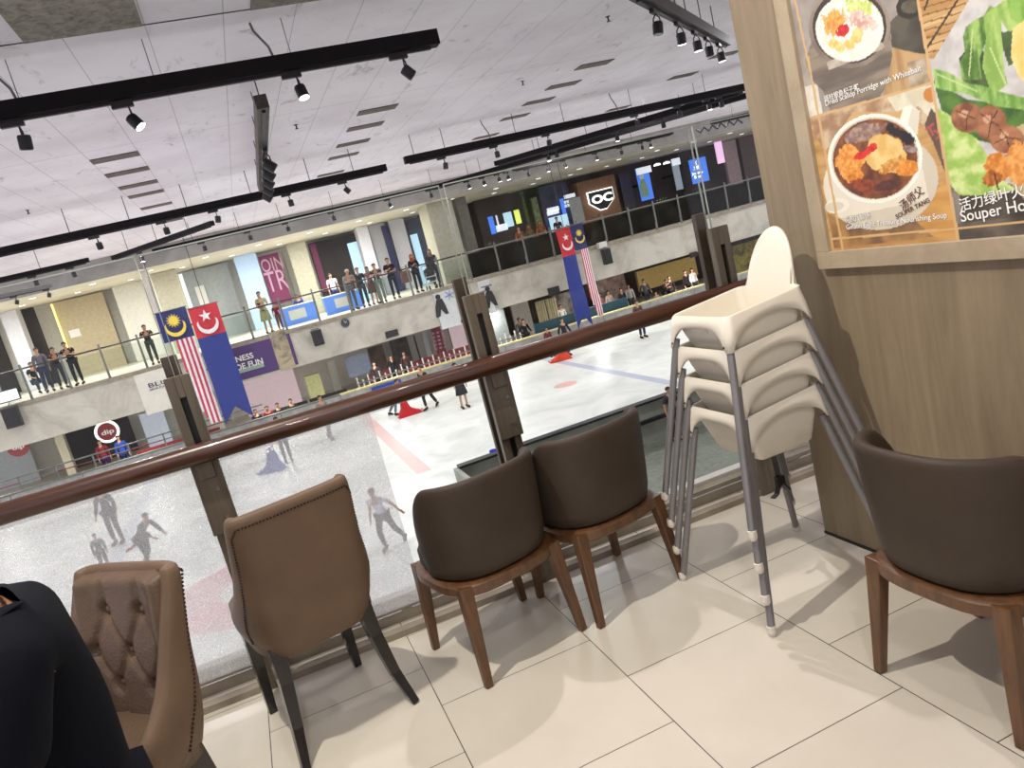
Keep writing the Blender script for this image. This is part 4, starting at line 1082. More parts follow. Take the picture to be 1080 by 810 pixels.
MB().lathe([(.13,0),(.13,.02),(.001,.02)],14,Matrix.Translation((fx,36.36,fz+1.10))@Matrix.Rotation(PI/2,4,'X')).build('printed_head',mat('print_skin',rgb(190,190,170),.5,emit=.3),s1)
for px in (693,703):
    x_,z_ = wx(px,173.5 if px<700 else 171.5,36); o = MB().lathe([(.20,0),(.18,.09),(.04,.13),(.001,.13)],16,Matrix.Translation((x_,36,z_-.06))).build('pendant_lamp',LITLET,None,smooth=True); MB().tube([(x_,36,z_+.06),(x_,36,3.5)],.015,6).build('cord',CHAR,o); tag(o,'round white lit pendant lamp between the two screens, '+('left' if px<700 else 'right'),'lamp','white pendant lamps between the screens')
s2 = bpx('lit_poster',(708,168),(721,199),36.4,em('lit_grey_poster',(150,160,172),.45),'dim glowing screen with white top strip just left of the blue cup sign','screen',None,.1)
bpx('white_strip',(708,168),(718,173),36.38,LITWHITE,parent=s2,thick=.02)
# upper right beyond the clear glass joint
bpx('dark_wall',(727,165),(757,232),36.9,mat('charcoal_brown_wall',rgb(60,54,56),.6,var=.15),'charcoal shop wall carrying the blue cup sign','wall panel',None,.2,None,z0=BH)
jb = bpx('cafe_sign',(727,169),(748.5,190),35.9,LITBLUE,'square glowing blue cafe sign with a white steaming cup','sign',None,.12)
ax_,az_ = wx(729,187.5,35.85); 
text_mesh('Jamaica',1,face_y(Vector((ax_+.12,35.88,az_+.12))),LITLET,'lettering',jb,fit=.72,hgt=.17,depth=.01); text_mesh('Blue',1,face_y(Vector((ax_+.22,35.88,az_-.10))),LITLET,'lettering',jb,fit=.42,hgt=.16,depth=.01)
cx_,cz_ = ax_+.48, az_+.42
mb = MB(); mb.prism([(cx_-.15,cz_+.14),(cx_-.11,cz_),(cx_+.11,cz_),(cx_+.15,cz_+.14)],35.86,35.89); mb.prism([(cx_-.2,cz_-.04),(cx_+.2,cz_-.04),(cx_+.2,cz_-.02),(cx_-.2,cz_-.02)],35.86,35.89)
mb.tube([(cx_+.14,35.875,cz_+.12),(cx_+.22,35.875,cz_+.08),(cx_+.12,35.875,cz_+.03)],.014,6); mb.tube([(cx_-.05,35.875,cz_+.17),(cx_+.05,35.875,cz_+.25),(cx_-.02,35.875,cz_+.31),(cx_+.06,35.875,cz_+.40)],.016,6)
mb.build('cup_symbol',LITLET,jb)
bpx('lit_sign',(753,145),(765,171),36.2,em('lit_pink',(232,190,226),.9),'narrow upright pink lit sign right of the blue cup sign','sign',None,.12)
bpx('pale_panel',(762,150),(783,188),36.6,mat('pale_mauve_panel',rgb(170,150,150),.5),'pale mauve wall panel near the wooden wall','wall panel',None,.2,None,z0=BH)
bpx('brown_wall',(778,142),(830,215),37.2,mat('warm_brown_wall',rgb(92,72,66),.6,var=.1),'warm brown shop wall partly behind the wooden wall','wall panel',None,.2,None,z0=BH)
o = MB().tube([(at(733+t_*4.4,132+(2.0 if t_%2 else 0)-t_*1.15,23.6).x,23.6,3.50-.17*(t_%2)) for t_ in range(12)],.035,6).build('hanging_cable', CHAR); tag(o,'sagging dark cable looped under the far track beside the wooden wall','cable')
def bracket(o, y0, y1=38.0):
    bb = [Vector(v.co) for v in o.data.vertices]; cx = sum(v.x for v in bb)/len(bb); cz = sum(v.z for v in bb)/len(bb)
    MB().box(cx-.06,cx+.06,y0,y1,cz-.06,cz+.06).build('wall_bracket',CHAR,o)
bracket(s1,36.5,37.98); bracket(s2,36.5,37.98); bracket(jb,36.02,36.93); bracket(pp,36.66,37.98)
# ---- gallery downlights
for k in range(20):
    for j,yy in enumerate((31.0,34.2)):
        x = -12+k*2.1+j*1.0
        o = MB().lathe([(.12,0),(.12,-.012),(.09,-.014),(.001,-.010)],14,Matrix.Translation((x,yy,3.5))).build('ceiling_downlight',LITLET,None)
        tag(o,'small round white downlight in the gallery ceiling','downlight','gallery ceiling downlights')
for x in (-10,-6,-.6,2.6,5.0): lamp('gallery_downlight','AREA',(x,32.2,3.45),240,(1.0,.985,.95),None,.3)
for x in (10,15,20,26): lamp('gallery_downlight','AREA',(x,31.5,3.45),38,(1.0,.95,.92),None,.3)
for x in (-11,-6,-1,4,9,14,19,25): lamp('lower_gallery_light','AREA',(x,29.9,-1.55),125,(1.0,.98,.96),None,.3)
# ---- gallery railing, one per bay
PLANT = concrete_mat('dark_planter_glass', rgb(12,12,10), rgb(34,33,27), 1.2); PLANT.node_tree.nodes['Principled BSDF'].inputs['Specular IOR Level'].default_value = .05
px_posts = [-8.5+1.3*k for k in range(-4,33)]
BAYN = 0
for k,(a,b_) in enumerate(zip(px_posts[:-1],px_posts[1:])):
    dark = a > 8.2
    where = 'dark bay of the gallery railing in front of the dark shops' if dark else 'clear glass bay of the gallery railing, left half'
    t = thing('railing_bay', where, 'railing', (a,YF,0), 0, 'dark gallery railing bays' if dark else 'clear gallery railing bays')
    MB().tube([(0,.03,-.1),(0,-.02,1.28)],[1,.8],sq=(.085,.03)).build('post', GREYM, t)
    MB().tube([(0,.02,1.12),(1.3,.02,1.12)],.03,8).build('top_rail', CHAR if not dark else GREYM, t)
    if dark: MB().box(.06,1.25,.05,.09,.04,1.05).build('dark_panel', PLANT, t)
    else: MB().box(.04,1.26,.03,.045,.06,1.0).build('glass_infill', GLASS_FAR, t)
# low wall behind the dark bays: counters, planters and cafe furniture silhouettes
for k in range(9):
    x = 10.4+k*1.75
    t = thing('cafe_table','small dark cafe table behind the dark railing','table',(x,33.2,0.01),0,'cafe tables behind the dark railing')
    MB().box(-.4,.4,-.35,.35,1.0,1.04).build('tabletop', DARK, t); MB().tube([(0,0,0),(0,0,1.0)],.04,8).build('pedestal', BLACK, t)
    MB().lathe([(.25,0),(.22,.02),(.001,.03)],12).build('foot', BLACK, t)
for k in range(8):
    x = 10.1+k*1.75
    o = MB().lathe([(.16,0),(.2,.35),(.19,.36),(.05,.4)],10).build('plant_pot', BRONZE_D); t = thing('potted_shrub','low dark potted shrub behind the dark railing','plant',(x,30.4,0.01),0,'potted shrubs behind the dark railing'); o.parent = t
    rs = random.Random(k); mb = MB()
    for i in range(46):
        a = rs.uniform(0,2*PI); h = rs.uniform(.4,1.25); r_ = rs.uniform(.05,.34); c = Vector((r_*math.cos(a),r_*math.sin(a),h)); d = Vector((math.cos(a),math.sin(a),.5))*.12; e = Vector((-math.sin(a),math.cos(a),0))*.04
        f = [mb.bm.verts.new(v) for v in (c-d*.2,c+d*.4+e,c+d,c+d*.4-e)]; mb._f(f)
    mb.build('foliage', GREEN, t)
# ---- things on the plaster fascia
def fpx(name,tl,br,m,label,cat,group=None,thick=.04,Y=28.98,**kw): return bpx(name,tl,br,Y-thick,m,label,cat,group,thick,**kw)
bl = fpx('skating_poster',(140,395),(197,426),mat('off_white_poster',rgb(222,218,204),.5,var=.02),'off white poster on the fascia, blue lettering, left of the glass post','poster',thick=.03)
q = at(156.5,409.5,28.93); q2 = at(177,405,28.93); text_mesh('BLU',1,face_y(q),NAVY,'lettering',bl,fit=(q2-q).length,hgt=.16,depth=.004)
q = at(158,412.5,28.93); q2 = at(176,408.5,28.93); text_mesh('SKATIN',1,face_y(q),NAVY,'lettering',bl,fit=(q2-q).length,hgt=.07,depth=.004)
bl2 = fpx('skate_board_sign',(192,380),(226,425),mat('off_white_board',rgb(214,212,202),.5,var=.02),'off white board with a dark star mark, between the two hanging flags','sign',thick=.03)
mb = MB(); q = at(210,395,28.93)
for k in range(6):
    a = k*PI/3+.3; d = Vector((math.cos(a),0,math.sin(a))); mb.tube([q+d*.06,q+d*.36],.022,4)
mb.build('star_mark', NAVY, bl2)
fb = fpx('fitness_banner',(241,364),(315,384),mat('purple_banner',rgb(74,44,104),.5,var=.06),'purple banner reading FITNESS MADE FUN with a photo of two people','banner',thick=.03)
fb_x0,fb_zt = wx(241,364,28.93); 
bpx('printed_photo',(283,351),(312,386),28.93,concrete_mat('gym_photo_print',rgb(60,58,58),rgb(176,160,130),1.6),parent=fb,thick=.01)
for tx,a,b_,h in (('FITNESS',(237.5,385.5),(267,376),.22),('MADE FUN',(237.5,394.5),(277,381.5),.23)):
    q = at(*a,28.90); q2 = at(*b_,28.90); text_mesh(tx,1,face_y(q),TEXW,'lettering',fb,fit=(q2-q).length,hgt=h,depth=.006,bold=.02)
bpx('green_strip',(251,389.5),(279,386.5),28.92,mat('grey_green_strip',rgb(150,170,156),.5),parent=fb,thick=.015)
for (tl,br,lb,cx,word) in (((456,309),(487,342),'poster of a crouching skater on the fascia left of the glass post',(467,331),None),((503,297.5),(524,329),'poster of a bending skater on the fascia right of the glass post',(519,322),None)):
    po = fpx('skater_poster',tl,br,mat('pale_poster_paper',rgb(206,208,206),.5,var=.02),lb,'poster','skater posters on the fascia',thick=.03); del po['group']
    x_,z_ = wx(*cx,28.93)
    m = MB(); m.prism([(x_-.30,z_-.1),(x_-.12,z_-.08),(x_-.02,z_+.2),(x_+.12,z_-.05),(x_+.26,z_-.05),(x_+.2,z_+.35),(x_+.12,z_+.62),(x_-.12,z_+.62),(x_-.24,z_+.3)],28.915,28.93); m.build('printed_skater', CHAR, po)
    m = MB().lathe([(.11,0),(.11,.012),(.001,.012)],12,Matrix.Translation((x_-.02,28.93,z_+.72))@Matrix.Rotation(PI/2,4,'X')); m.build('printed_head', CHAR, po)
    if tl[0] < 480:
        m = MB(); q = at(474,311,28.92)
        for k in range(3):
            a = k*PI/3+.25; d = Vector((math.cos(a),0,math.sin(a))); m.tube([q-d*.22,q+d*.22],.015,4)
        m.build('blue_star', mat('star_blue',rgb(110,130,180),.5), po)
    else:
        for k,w_ in ((0,.5),(1,.42)):
            q = at(507.5,304+k*4.5,28.92); MB().box(0,w_,0,.005,0,.05,Matrix.Translation(q)).build('grey_caption_line', GREYM, po)
# speakers, clock, plates, monitors
def speaker(px,py,w,h,label):
    q = at(px,py,28.6); t = thing('wall_speaker',label,'speaker',q,0,'black speakers on the fascia')
    MB().box(-w/2,w/2,-.15,.15,-h/2,h/2).build('cabinet',CHAR,t,bevel=.02); MB().box(-w/2+.04,w/2-.04,-.17,-.15,-h/2+.05,h/2-.05).build('grille',BLACK,t)
    MB().box(-w/3,w/3,-.03,.2,h/2,h/2+.05).tube([(0,.0,h/2+.03),(0,.3,h/2+.15)],.025,6).build('bracket',GREYM,t)
    del t['group']; return t
speaker(13,440,.50,.72,'black speaker under the small monitor at the far left')
speaker(335,356,.40,.62,'black speaker on the fascia below the middle of the crowd')
speaker(640,270.5,.36,.68,'black speaker right of the pair of flags at right')
mo = thing('small_monitor','small white screened monitor standing on the fascia edge at far left','monitor',at(6,420,28.7)); MB().box(-.28,.45,0,.06,-.16,.28).build('bezel',CHAR,mo); MB().box(-.24,.41,-.01,0,-.12,.24).build('screen',LITWHITE,mo)
mo = thing('projector','small pale box mounted above the right black speaker','box',at(636,258,28.7)); MB().box(-.2,.2,0,.25,-.14,.12).build('case',WHITE,mo,bevel=.01); MB().box(-.05,.05,.05,.3,-.2,-.14).build('mount',GREYM,mo)
q = at(364,340.5,28.95); ck = thing('wall_clock','round dark wall clock on the fascia under the crowd','clock',q)
MB().lathe([(.17,0),(.17,.05),(.15,.06),(.001,.06)],24,Matrix.Rotation(PI/2,4,'X')).build('case',mat('clock_face',rgb(52,54,66),.4),ck,smooth=True)
MB().tube([(0,-.065,0),(.07,-.065,.05)],.01,4).build('hour_hand',TEXW,ck); MB().tube([(0,-.065,0),(-.03,-.065,.11)],.008,4).build('minute_hand',TEXW,ck)
for tl,br,lb in (((406,350.5),(421,353.5),'dark rectangular plate on the fascia left of the middle post'),((577.5,304.5),(591,308.5),'dark rectangular plate on the fascia left of the right flags'),((727.5,267),(736,270),'dark plate on the fascia next to the right post')):
    fpx('wall_plate',tl,br,CHAR,lb,'plate',thick=.05)
# ---- lower gallery backdrop
lw = lambda name,tl,br,Y,m,label,cat,**kw: bpx(name,tl,br,Y,m,label,cat,None,kw.pop('thick',.15),None,**kw)
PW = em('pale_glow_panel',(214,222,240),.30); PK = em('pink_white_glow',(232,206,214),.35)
lw('service_wall',(-30,480),(46,512),37,mat('pale_blue_grey_wall',rgb(196,204,208),.5,var=.03),'pale grey wall with a round red sign, lower left','wall panel',z0=-4)
lw('cream_screen',(55,457),(78,492),33,CREAM,'cream standing board on the lower level at left','board',z0=-4)
lw('dark_shop',(66,452),(150,485),37.2,DARK,'dark shop with red goods behind the ring sign, lower left','shopfront',z0=-4,thick=.3)
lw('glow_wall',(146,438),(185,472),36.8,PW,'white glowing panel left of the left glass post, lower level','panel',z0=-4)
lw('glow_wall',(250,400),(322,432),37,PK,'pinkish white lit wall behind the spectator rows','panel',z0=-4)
lw('grey_pillar',(205,420),(240,460),31,mat('grey_plaster_pillar',rgb(150,150,142),.6,var=.05),'grey plaster pillar behind the blue flag tail','pillar',z0=-4,thick=.6)
lw('rental_counter',(321,398),(346,425),33,mat('pale_yellow_counter',rgb(196,196,140),.5),'pale yellow counter on the lower level, middle left','counter',z0=-4,thick=.6)
lw('shop_display',(344,382),(362,415),36.8,WHITE,'white display wall beside the pale yellow counter','panel',z0=-4)
lw('hanging_banner',(363,378),(393,392),33.5,mat('grey_blue_banner',rgb(130,140,164),.6,var=.08),'grey blue banner with a faint star on the lower level','banner',thick=.05)
lw('dark_shop',(388,368),(411,392),37.2,concrete_mat('dim_shop_photo',rgb(38,32,30),rgb(112,84,64),1.5),'dim shop left of the thin white divider, lower level','shopfront',z0=-4,thick=.3)
lw('dark_shop',(411,360),(437,385),37.2,concrete_mat('dim_shop_photo_two',rgb(30,28,26),rgb(90,76,62),1.5),'dim shop right of the thin white divider, lower level','shopfront',z0=-4,thick=.3)
lw('grey_door',(436,354),(444,378),37,mat('blue_grey_door',rgb(66,74,84),.5),'narrow blue grey door on the lower level','door leaf',z0=-4)
lw('white_pier',(444,350),(457,378),36.5,COLW,'white pier left of the red patterned panel, lower level','pier',z0=-4)
rp = lw('red_panel',(455,347),(473,378),36,mat('red_patterned_panel',rgb(150,44,56),.5,var=.08),'red panel with white figures on the lower level','panel',z0=-4)
for k in range(5):
    for j in range(3):
        x_,z_ = wx(457+j*5.0+k*.8,352+k*4-j*1.2,35.9); MB().box(x_-.07,x_+.07,35.96,36,z_-.05,z_+.05).build('white_figure',TEXP,rp)
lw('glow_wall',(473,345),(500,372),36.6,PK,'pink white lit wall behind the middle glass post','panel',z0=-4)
lw('grey_pillar',(513,326),(540,362),30.2,mat('blue_grey_pillar',rgb(118,124,124),.55,var=.05),'blue grey pillar just right of the middle glass post, lower level','pillar',z0=-4,thick=.8)
lw('glazed_office',(538,321),(565,352),36.8,WHITE,'white glazed office wall right of the blue grey pillar','panel',z0=-4)
for a,b_,lb in (((564,319),(582,350),'left half of the khaki curtain'),((575,316),(593,346),'right half of the khaki curtain')):
    xa,za = wx(*a,30.5); xb,zb = wx(*b_,30.5); mb = MB(); n = 14
    mb.loops([[Vector((xa+(xb-xa)*i/n,30.5+.018*math.sin(i*1.9),z)) for i in range(n+1)]+[Vector((xa+(xb-xa)*i/n,30.53+.018*math.sin(i*1.9),z)) for i in range(n,-1,-1)] for z in (-3.9,za)])
    tag(mb.build('curtain',mat('khaki_cloth',rgb(150,140,106),.7,var=.06),None,smooth=True),lb+' hanging on the lower level','curtain')
lw('stall_backdrop',(584,312),(612,345),36,concrete_mat('cluttered_stall',rgb(110,100,96),rgb(214,208,200),1.4),'pale cluttered stall left of the right flags, lower level','stall',z0=-4,thick=.3)
lw('stall_backdrop',(625,297),(668,335),36.4,concrete_mat('pinkish_crowd_stall',rgb(96,70,70),rgb(206,178,168),1.4),'pinkish cluttered stall behind the right flags, lower level','stall',z0=-4,thick=.3)
lw('ochre_partition',(671,287),(741,312),35,mat('ochre_partition',rgb(186,158,92),.55,var=.05),'long ochre partition on the lower level at right','partition',thick=.2,z0=-3.3)
lw('stall_backdrop',(765,262),(812,300),36.4,concrete_mat('yellow_purple_stall',rgb(70,52,60),rgb(190,180,70),1.2),'yellow and purple stall behind the high chair backrest','stall',z0=-4,thick=.3)
for xx,w_ in ((10.7,2.0),(12.8,2.6)):
    o = MB().box(xx,xx+w_,29.35,29.45,-3.05,-2.62).build('teal_barrier',mat('teal_padding',rgb(24,70,84),.5)); tag(o,'dark teal padded barrier above the rink boards, '+('left' if xx<11 else 'right')+' section','barrier')
x_,z_ = wx(300,396,34); o = MB().lathe([(.75,-.2),(.75,.16),(.7,.2),(.001,.2)],28,Matrix.Translation((x_,34,-1.72))).build('drum_lamp',LITWHITE,None,smooth=True); tag(o,'big white drum lamp under the lower gallery ceiling','lamp')
for k in range(8):
    x_ = 2.6+k*.95; t = thing('picket_rail','white picket rail standing behind the far boards','railing',(x_,29.45,-3.98),0,'white picket rails')
    for a in (.05,.28,.51,.74): MB().box(a,a+.05,-.015,.015,0,1.35 if a in (.05,.51) else 1.2).build('picket',TEXW,t)
    MB().box(0,.92,-.02,.02,1.05,1.10).box(0,.92,-.02,.02,.35,.40).build('cross_rail',GREYM,t)
# round signs
def dip(px,py,r,Y,label,ring):
    q = at(px,py,Y); t = thing('round_sign',label,'sign',q); R_ = Matrix.Rotation(PI/2,4,'X')
    if ring:
        mb = MB(); mb.loops([[R_@Vector((a*math.cos(2*PI*i/32),a*math.sin(2*PI*i/32),z)) for i in range(32)] for a,z in ((r,0),(r,.06),(r*.8,.06),(r*.8,0))]+[], cap0=False,cap1=False); mb.build('lit_ring',LITLET,t)
    MB().lathe([(r*.8 if ring else r,0),(r*.8 if ring else r,.04),(.001,.04)],28,R_).build('disc',mat('dark_red_disc',rgb(128,30,36),.5),t)
    text_mesh('dip',1,face_y(Vector((-r*.5,-.065,-r*.22))),TEXW,'lettering',t,fit=r*1.05,hgt=r*.55,depth=.006,bold=.02)
dip(19,471,.40,32.5,'red disc sign reading dip, top cut by the fascia, far left',False)
dip(113,455,.46,32.5,'ring shaped lit sign reading dip over the dark shop',True)
# ---- rink boards, benches and spectators' rails
x0 = XL; k = 0; BD = []
while x0 < XR-3:
    o = MB().box(x0+.01,x0+2.39,28.82,28.98,-3.85,-3.06).build('rink_board',BOARD); tag(o,'grey scuffed advertising board of the far rink wall','rink board','far rink boards')
    MB().box(x0+.01,x0+2.39,28.78,28.98,-4.0,-3.85).build('kick_strip',YEL,o); MB().box(x0,x0+2.4,28.80,29.02,-3.06,-3.0).build('cap_rail',YEL if x0 > 0 else GREYM,o)
    if k not in (7,):
        rs = random.Random(k); mb = MB(); xx = x0+.3
        while xx < x0+2.0:
            w_ = rs.uniform(.05,.14); mb.box(xx,xx+w_,28.812,28.822,-3.55,-3.30); xx += w_+rs.uniform(.03,.09)
        mb.build('faded_print',mat('faded_print_%d'%k,rgb(120,120,124),.6),o)['kind']='stuff'
    x0 += 2.4; k += 1
o = bpx('ad_panel',(389,401),(422,398),28.76,mat('royal_blue_panel',rgb(40,70,160),.5),'royal blue advert on the far rink boards, middle','advert',None,.04,None,z0=-3.62,z1=-3.12)
q = at(404,404,28.74); 
mb = MB()
for k in range(3):
    a = k*PI/3+.25; d = Vector((math.cos(a),0,math.sin(a))); mb.tube([Vector((q.x,28.75,-3.37))-d*.12,Vector((q.x,28.75,-3.37))+d*.12],.012,4)
mb.build('white_star',TEXW,o)
REDB = mat('red_bench_paint', rgb(118,34,40), .5); 
def bench(x,y,z,m,label,grp,L_=1.6):
    t = thing('bench',label,'bench',(x,y,z),0,grp)
    MB().box(0,L_,-.18,.18,.42,.47).build('seat',m,t); MB().box(0,L_,.16,.20,.55,.85).build('backrest',m,t)
    for a in (.1,L_-.15): MB().box(a,a+.05,-.16,.18,0,.42).build('leg',GREYM,t)
bc = [(x,30.6,-3.98,REDB) for x in (-6.2,-4.6,5.0,6.7)]+[(x,30.7,-3.98,CHAR) for x in (-1.0,.7)]+[(x,32.8,-3.98,REDB) for x in (5.6,7.4,3.6)]+[(x,29.6,-3.98,GREYM) for x in (13.8,15.6,17.4,19.2)]
for x,y,z,m in bc: bench(x,y,z,m, 'red slatted bench behind the far rink boards' if m is REDB else ('dark bench behind the far rink boards, by the spectators' if m is CHAR else 'grey bench behind the far rink boards at right'), 'red benches' if m is REDB else ('dark benches' if m is CHAR else 'grey benches'))
for k in range(9):
    x = -12.4+k*1.25
    t = thing('pipe_rail','grey double pipe rail above the far boards at left','railing',(x,29.3,-3.98),0,'pipe rails at left')
    MB().tube([(0,0,0),(0,0,1.45)],.03,6).build('post',GREYM,t); MB().tube([(0,0,1.42),(1.25,0,1.42)],.03,6).build('upper_pipe',GREYM,t); MB().tube([(0,0,1.2),(1.25,0,1.2)],.022,6).build('lower_pipe',REDB if k%2 else GREYM,t)
# ---- hanging flags
FB = lambda n,c: mat(n, rgb(*c), .7, var=.05)
F_NAVY = FB('flag_navy',(28,38,96)); F_RED = FB('flag_red',(190,36,50)); F_BLUE = FB('flag_blue',(30,46,124)); F_YEL = FB('flag_yellow',(226,196,70)); F_WH = FB('flag_white',(222,214,216)); F_STR = FB('flag_stripe_red',(186,56,78))
def wavy(x,z,w): return .05*math.sin(x*5+z*1.3)+.03*math.sin(z*2.3+1)
def cloth(parts_fn, name, x0, x1, z0, z1, y, m, root, nx=12, nz=24, tail=None, off=0.0):
    mb = MB(); n = nx; rowsF = []
    for j in range(nz+1):
        row = []
        for i in range(nx+1):
            u = i/nx; v = j/nz
            xx0,xx1 = x0(v),x1(v); x = xx0+(xx1-xx0)*u; z = z1+(z0-z1)*v
            if tail: z += tail(u)*v
            row.append(Vector((x, y+wavy(x,z,0)+off, z)))
        rowsF.append(row)
    F = [[mb.bm.verts.new(p) for p in r] for r in rowsF]; B = [[mb.bm.verts.new(p+Vector((0,.006,0))) for p in r] for r in rowsF]
    for j in range(nz):
        for i in range(nx):
            mb._f([F[j][i],F[j+1][i],F[j+1][i+1],F[j][i+1]]); mb._f([B[j][i],B[j][i+1],B[j+1][i+1],B[j+1][i]])
    for j in range(nz): mb._f([F[j][0],B[j][0],B[j+1][0],F[j+1][0]]); mb._f([F[j][nx],F[j+1][nx],B[j+1][nx],B[j][nx]])
    for i in range(nx): mb._f([F[0][i],F[0][i+1],B[0][i+1],B[0][i]]); mb._f([F[nz][i],B[nz][i],B[nz][i+1],F[nz][i+1]])
    return mb.build(name,m,root,smooth=True)
def moon(cx,cz,r,y,m,root,gap,name='crescent'):
    """crescent opening upwards"""
    mb = MB(); A = []
    for k in range(25):
        a = PI+PI*k/24 ; a = PI*(0.92)+ (PI*1.16)*k/24
        A.append((cx+r*math.cos(a), cz+r*math.sin(a)))
    Bp = []
    for k in range(25):
        a = PI*(0.92)+(PI*1.16)*(24-k)/24
        Bp.append((cx+r*.86*math.cos(a)*.96, cz+gap*r+r*.84*math.sin(a)))
    mb.prism(A+Bp[0:],y-.012,y); mb.build(name,m,root)
def star(cx,cz,ro,ri,n,y,m,root,name='star',rot=PI/2):
    mb = MB(); mb.prism([(cx+(ro if k%2==0 else ri)*math.cos(rot+PI*k/n), cz+(ro if k%2==0 else ri)*math.sin(rot+PI*k/n)) for k in range(2*n)],y-.012,y); mb.build(name,m,root)
def malaysia(label, x0,x1,zt,zc,zb,Y, spread):
    t = thing('national_flag',label,'flag',(x0,Y,zt)); w = x1-x0; off = -Vector((0,0,0))
    f = lambda a: (lambda v: a)
    cloth(None,'canton',f(0),f(w),zc-zt,0,0,F_NAVY,t)
    n = 8; sw = (w*.62)/n
    for k in range(n):
        a = w*.36+sw*k
        cloth(None,'stripe',(lambda v,a=a:a+spread*v*0),(lambda v,a=a:a+sw),zb-zt+(0.0 if k>3 else .25*(3-k)),zc-zt,0,F_STR if k%2==0 else F_WH,t,nx=2,nz=16,off=.0)
    moon(w*.5,(zc-zt)*.56,w*.34,-.11,F_YEL,t,.22); star(w*.5,(zc-zt)*.36,w*.25,w*.13,14,-.11,F_YEL,t)
    MB().tube([(-.05,0,0),(w+.05,0,0)],.02,6).build('hanging_bar',GREYM,t); MB().tube([(w*.2,0,0),(w*.2,0,4.19-zt)],.012,5).build('hanging_wire',CHAR,t)
    return t
def johor(label, x0,x1,zt,zc,zb,Y):
    t = thing('state_flag',label,'flag',(x0,Y,zt)); w = x1-x0; f = lambda a: (lambda v: a)
    cloth(None,'red_head',f(0),f(w),zc-zt,0,0,F_RED,t)
    cloth(None,'blue_field',f(.0),f(w),zb-zt,zc-zt,0,F_BLUE,t,nx=16,tail=lambda u: .55*(1-abs(2*u-1)))
    moon(w*.5,(zc-zt)*.60,w*.36,-.11,F_WH,t,.25); star(w*.5,(zc-zt)*.34,w*.22,w*.085,5,-.11,F_WH,t)
    MB().tube([(-.05,0,0),(w+.05,0,0)],.02,6).build('hanging_bar',GREYM,t); MB().tube([(w*.6,0,0),(w*.6,0,4.19-zt)],.012,5).build('hanging_wire',CHAR,t)
    return t
FY = 27.5
a = at(163,331,FY); b_ = at(196,327,FY); c = at(171,363,FY); d = at(222,447,FY)
malaysia('Malaysian flag hanging left of the red and blue one, left pair', a.x, b_.x+.02, a.z, c.z, d.z, FY, 0)
a = at(198,326,FY); b_ = at(229,320,FY); c = at(210,357,FY); d = at(238,447,FY)
johor('red topped blue Johor flag of the left pair', a.x, b_.x, a.z, c.z, d.z, FY-.18)
a = at(584,243,FY); b_ = at(599,240,FY); c = at(591,272,FY); d = at(617,345,FY)
johor('red topped blue Johor flag of the right pair', a.x, b_.x, a.z, c.z, d.z, FY-.18)
a = at(600,238,FY); b_ = at(614,234,FY); c = at(606,265,FY); d = at(632,333,FY)
malaysia('Malaysian flag hanging right of the red and blue one, right pair', a.x, b_.x, a.z, c.z, d.z, FY, 0)

# ------------------------------------------------------------------ people
def skin_mesh(verts, edges, root=0, sub=1):
    """verts: list of (pos, (rx,ry)); returns an evaluated, smooth mesh"""
    me = bpy.data.meshes.new('sk'); me.from_pydata([v[0] for v in verts], edges, []); o = bpy.data.objects.new('sk', me); COL.objects.link(o)
    md = o.modifiers.new('s','SKIN'); md.use_smooth_shade = True; md.branch_smoothing = .6
    for i,v in enumerate(me.skin_vertices[0].data):
        r = verts[i][1]; v.radius = r if isinstance(r,tuple) else (r,r); v.use_root = (i == root)
    if sub:
        m2 = o.modifiers.new('b','SUBSURF'); m2.levels = sub
    dg = bpy.context.evaluated_depsgraph_get(); out = bpy.data.meshes.new_from_object(o.evaluated_get(dg))
    bpy.data.objects.remove(o); bpy.data.meshes.remove(me)
    for p in out.polygons: p.use_smooth = True
    return out
CM = {}
def cmat(c, rough=.8):
    if c not in CM: CM[c] = mat('cloth_%d_%d_%d'%c, rgb(*c), rough, var=.06, scale=12, spec=.12)
    return CM[c]
SKIN = mat('skin_tone', rgb(186,138,108), .5, var=.03); HAIRM = mat('black_hair', rgb(30,26,26), .6, var=.1, scale=30)
BASE = dict(pel=(0,0,.93),wai=(0,0,1.07),che=(0,0,1.27),neb=(0,.01,1.42),nec=(0,0,1.48),jaw=(0,-.02,1.535),hea=(0,-.015,1.60),cro=(0,0,1.665),
    sL=(-.165,0,1.385),eL=(-.215,.02,1.12),wL=(-.225,-.05,.88),hL=(-.225,-.08,.79), sR=(.165,0,1.385),eR=(.215,.02,1.12),wR=(.225,-.05,.88),hR=(.225,-.08,.79),
    pL=(-.09,0,.90),kL=(-.10,-.02,.50),aL=(-.105,.03,.09),tL=(-.115,-.12,.035), pR=(.09,0,.90),kR=(.10,-.02,.50),aR=(.105,.03,.09),tR=(.115,-.12,.035))
RAD = dict(pel=(.135,.10),wai=(.115,.085),che=(.145,.10),neb=(.07,.06),nec=(.05,.05),jaw=(.058,.066),hea=(.075,.088),cro=(.05,.06),
    sL=.055,eL=.040,wL=.027,hL=(.022,.036), sR=.055,eR=.040,wR=.027,hR=(.022,.036), pL=.085,kL=.056,aL=.040,tL=(.042,.028), pR=.085,kR=.056,aR=.040,tR=(.042,.028))
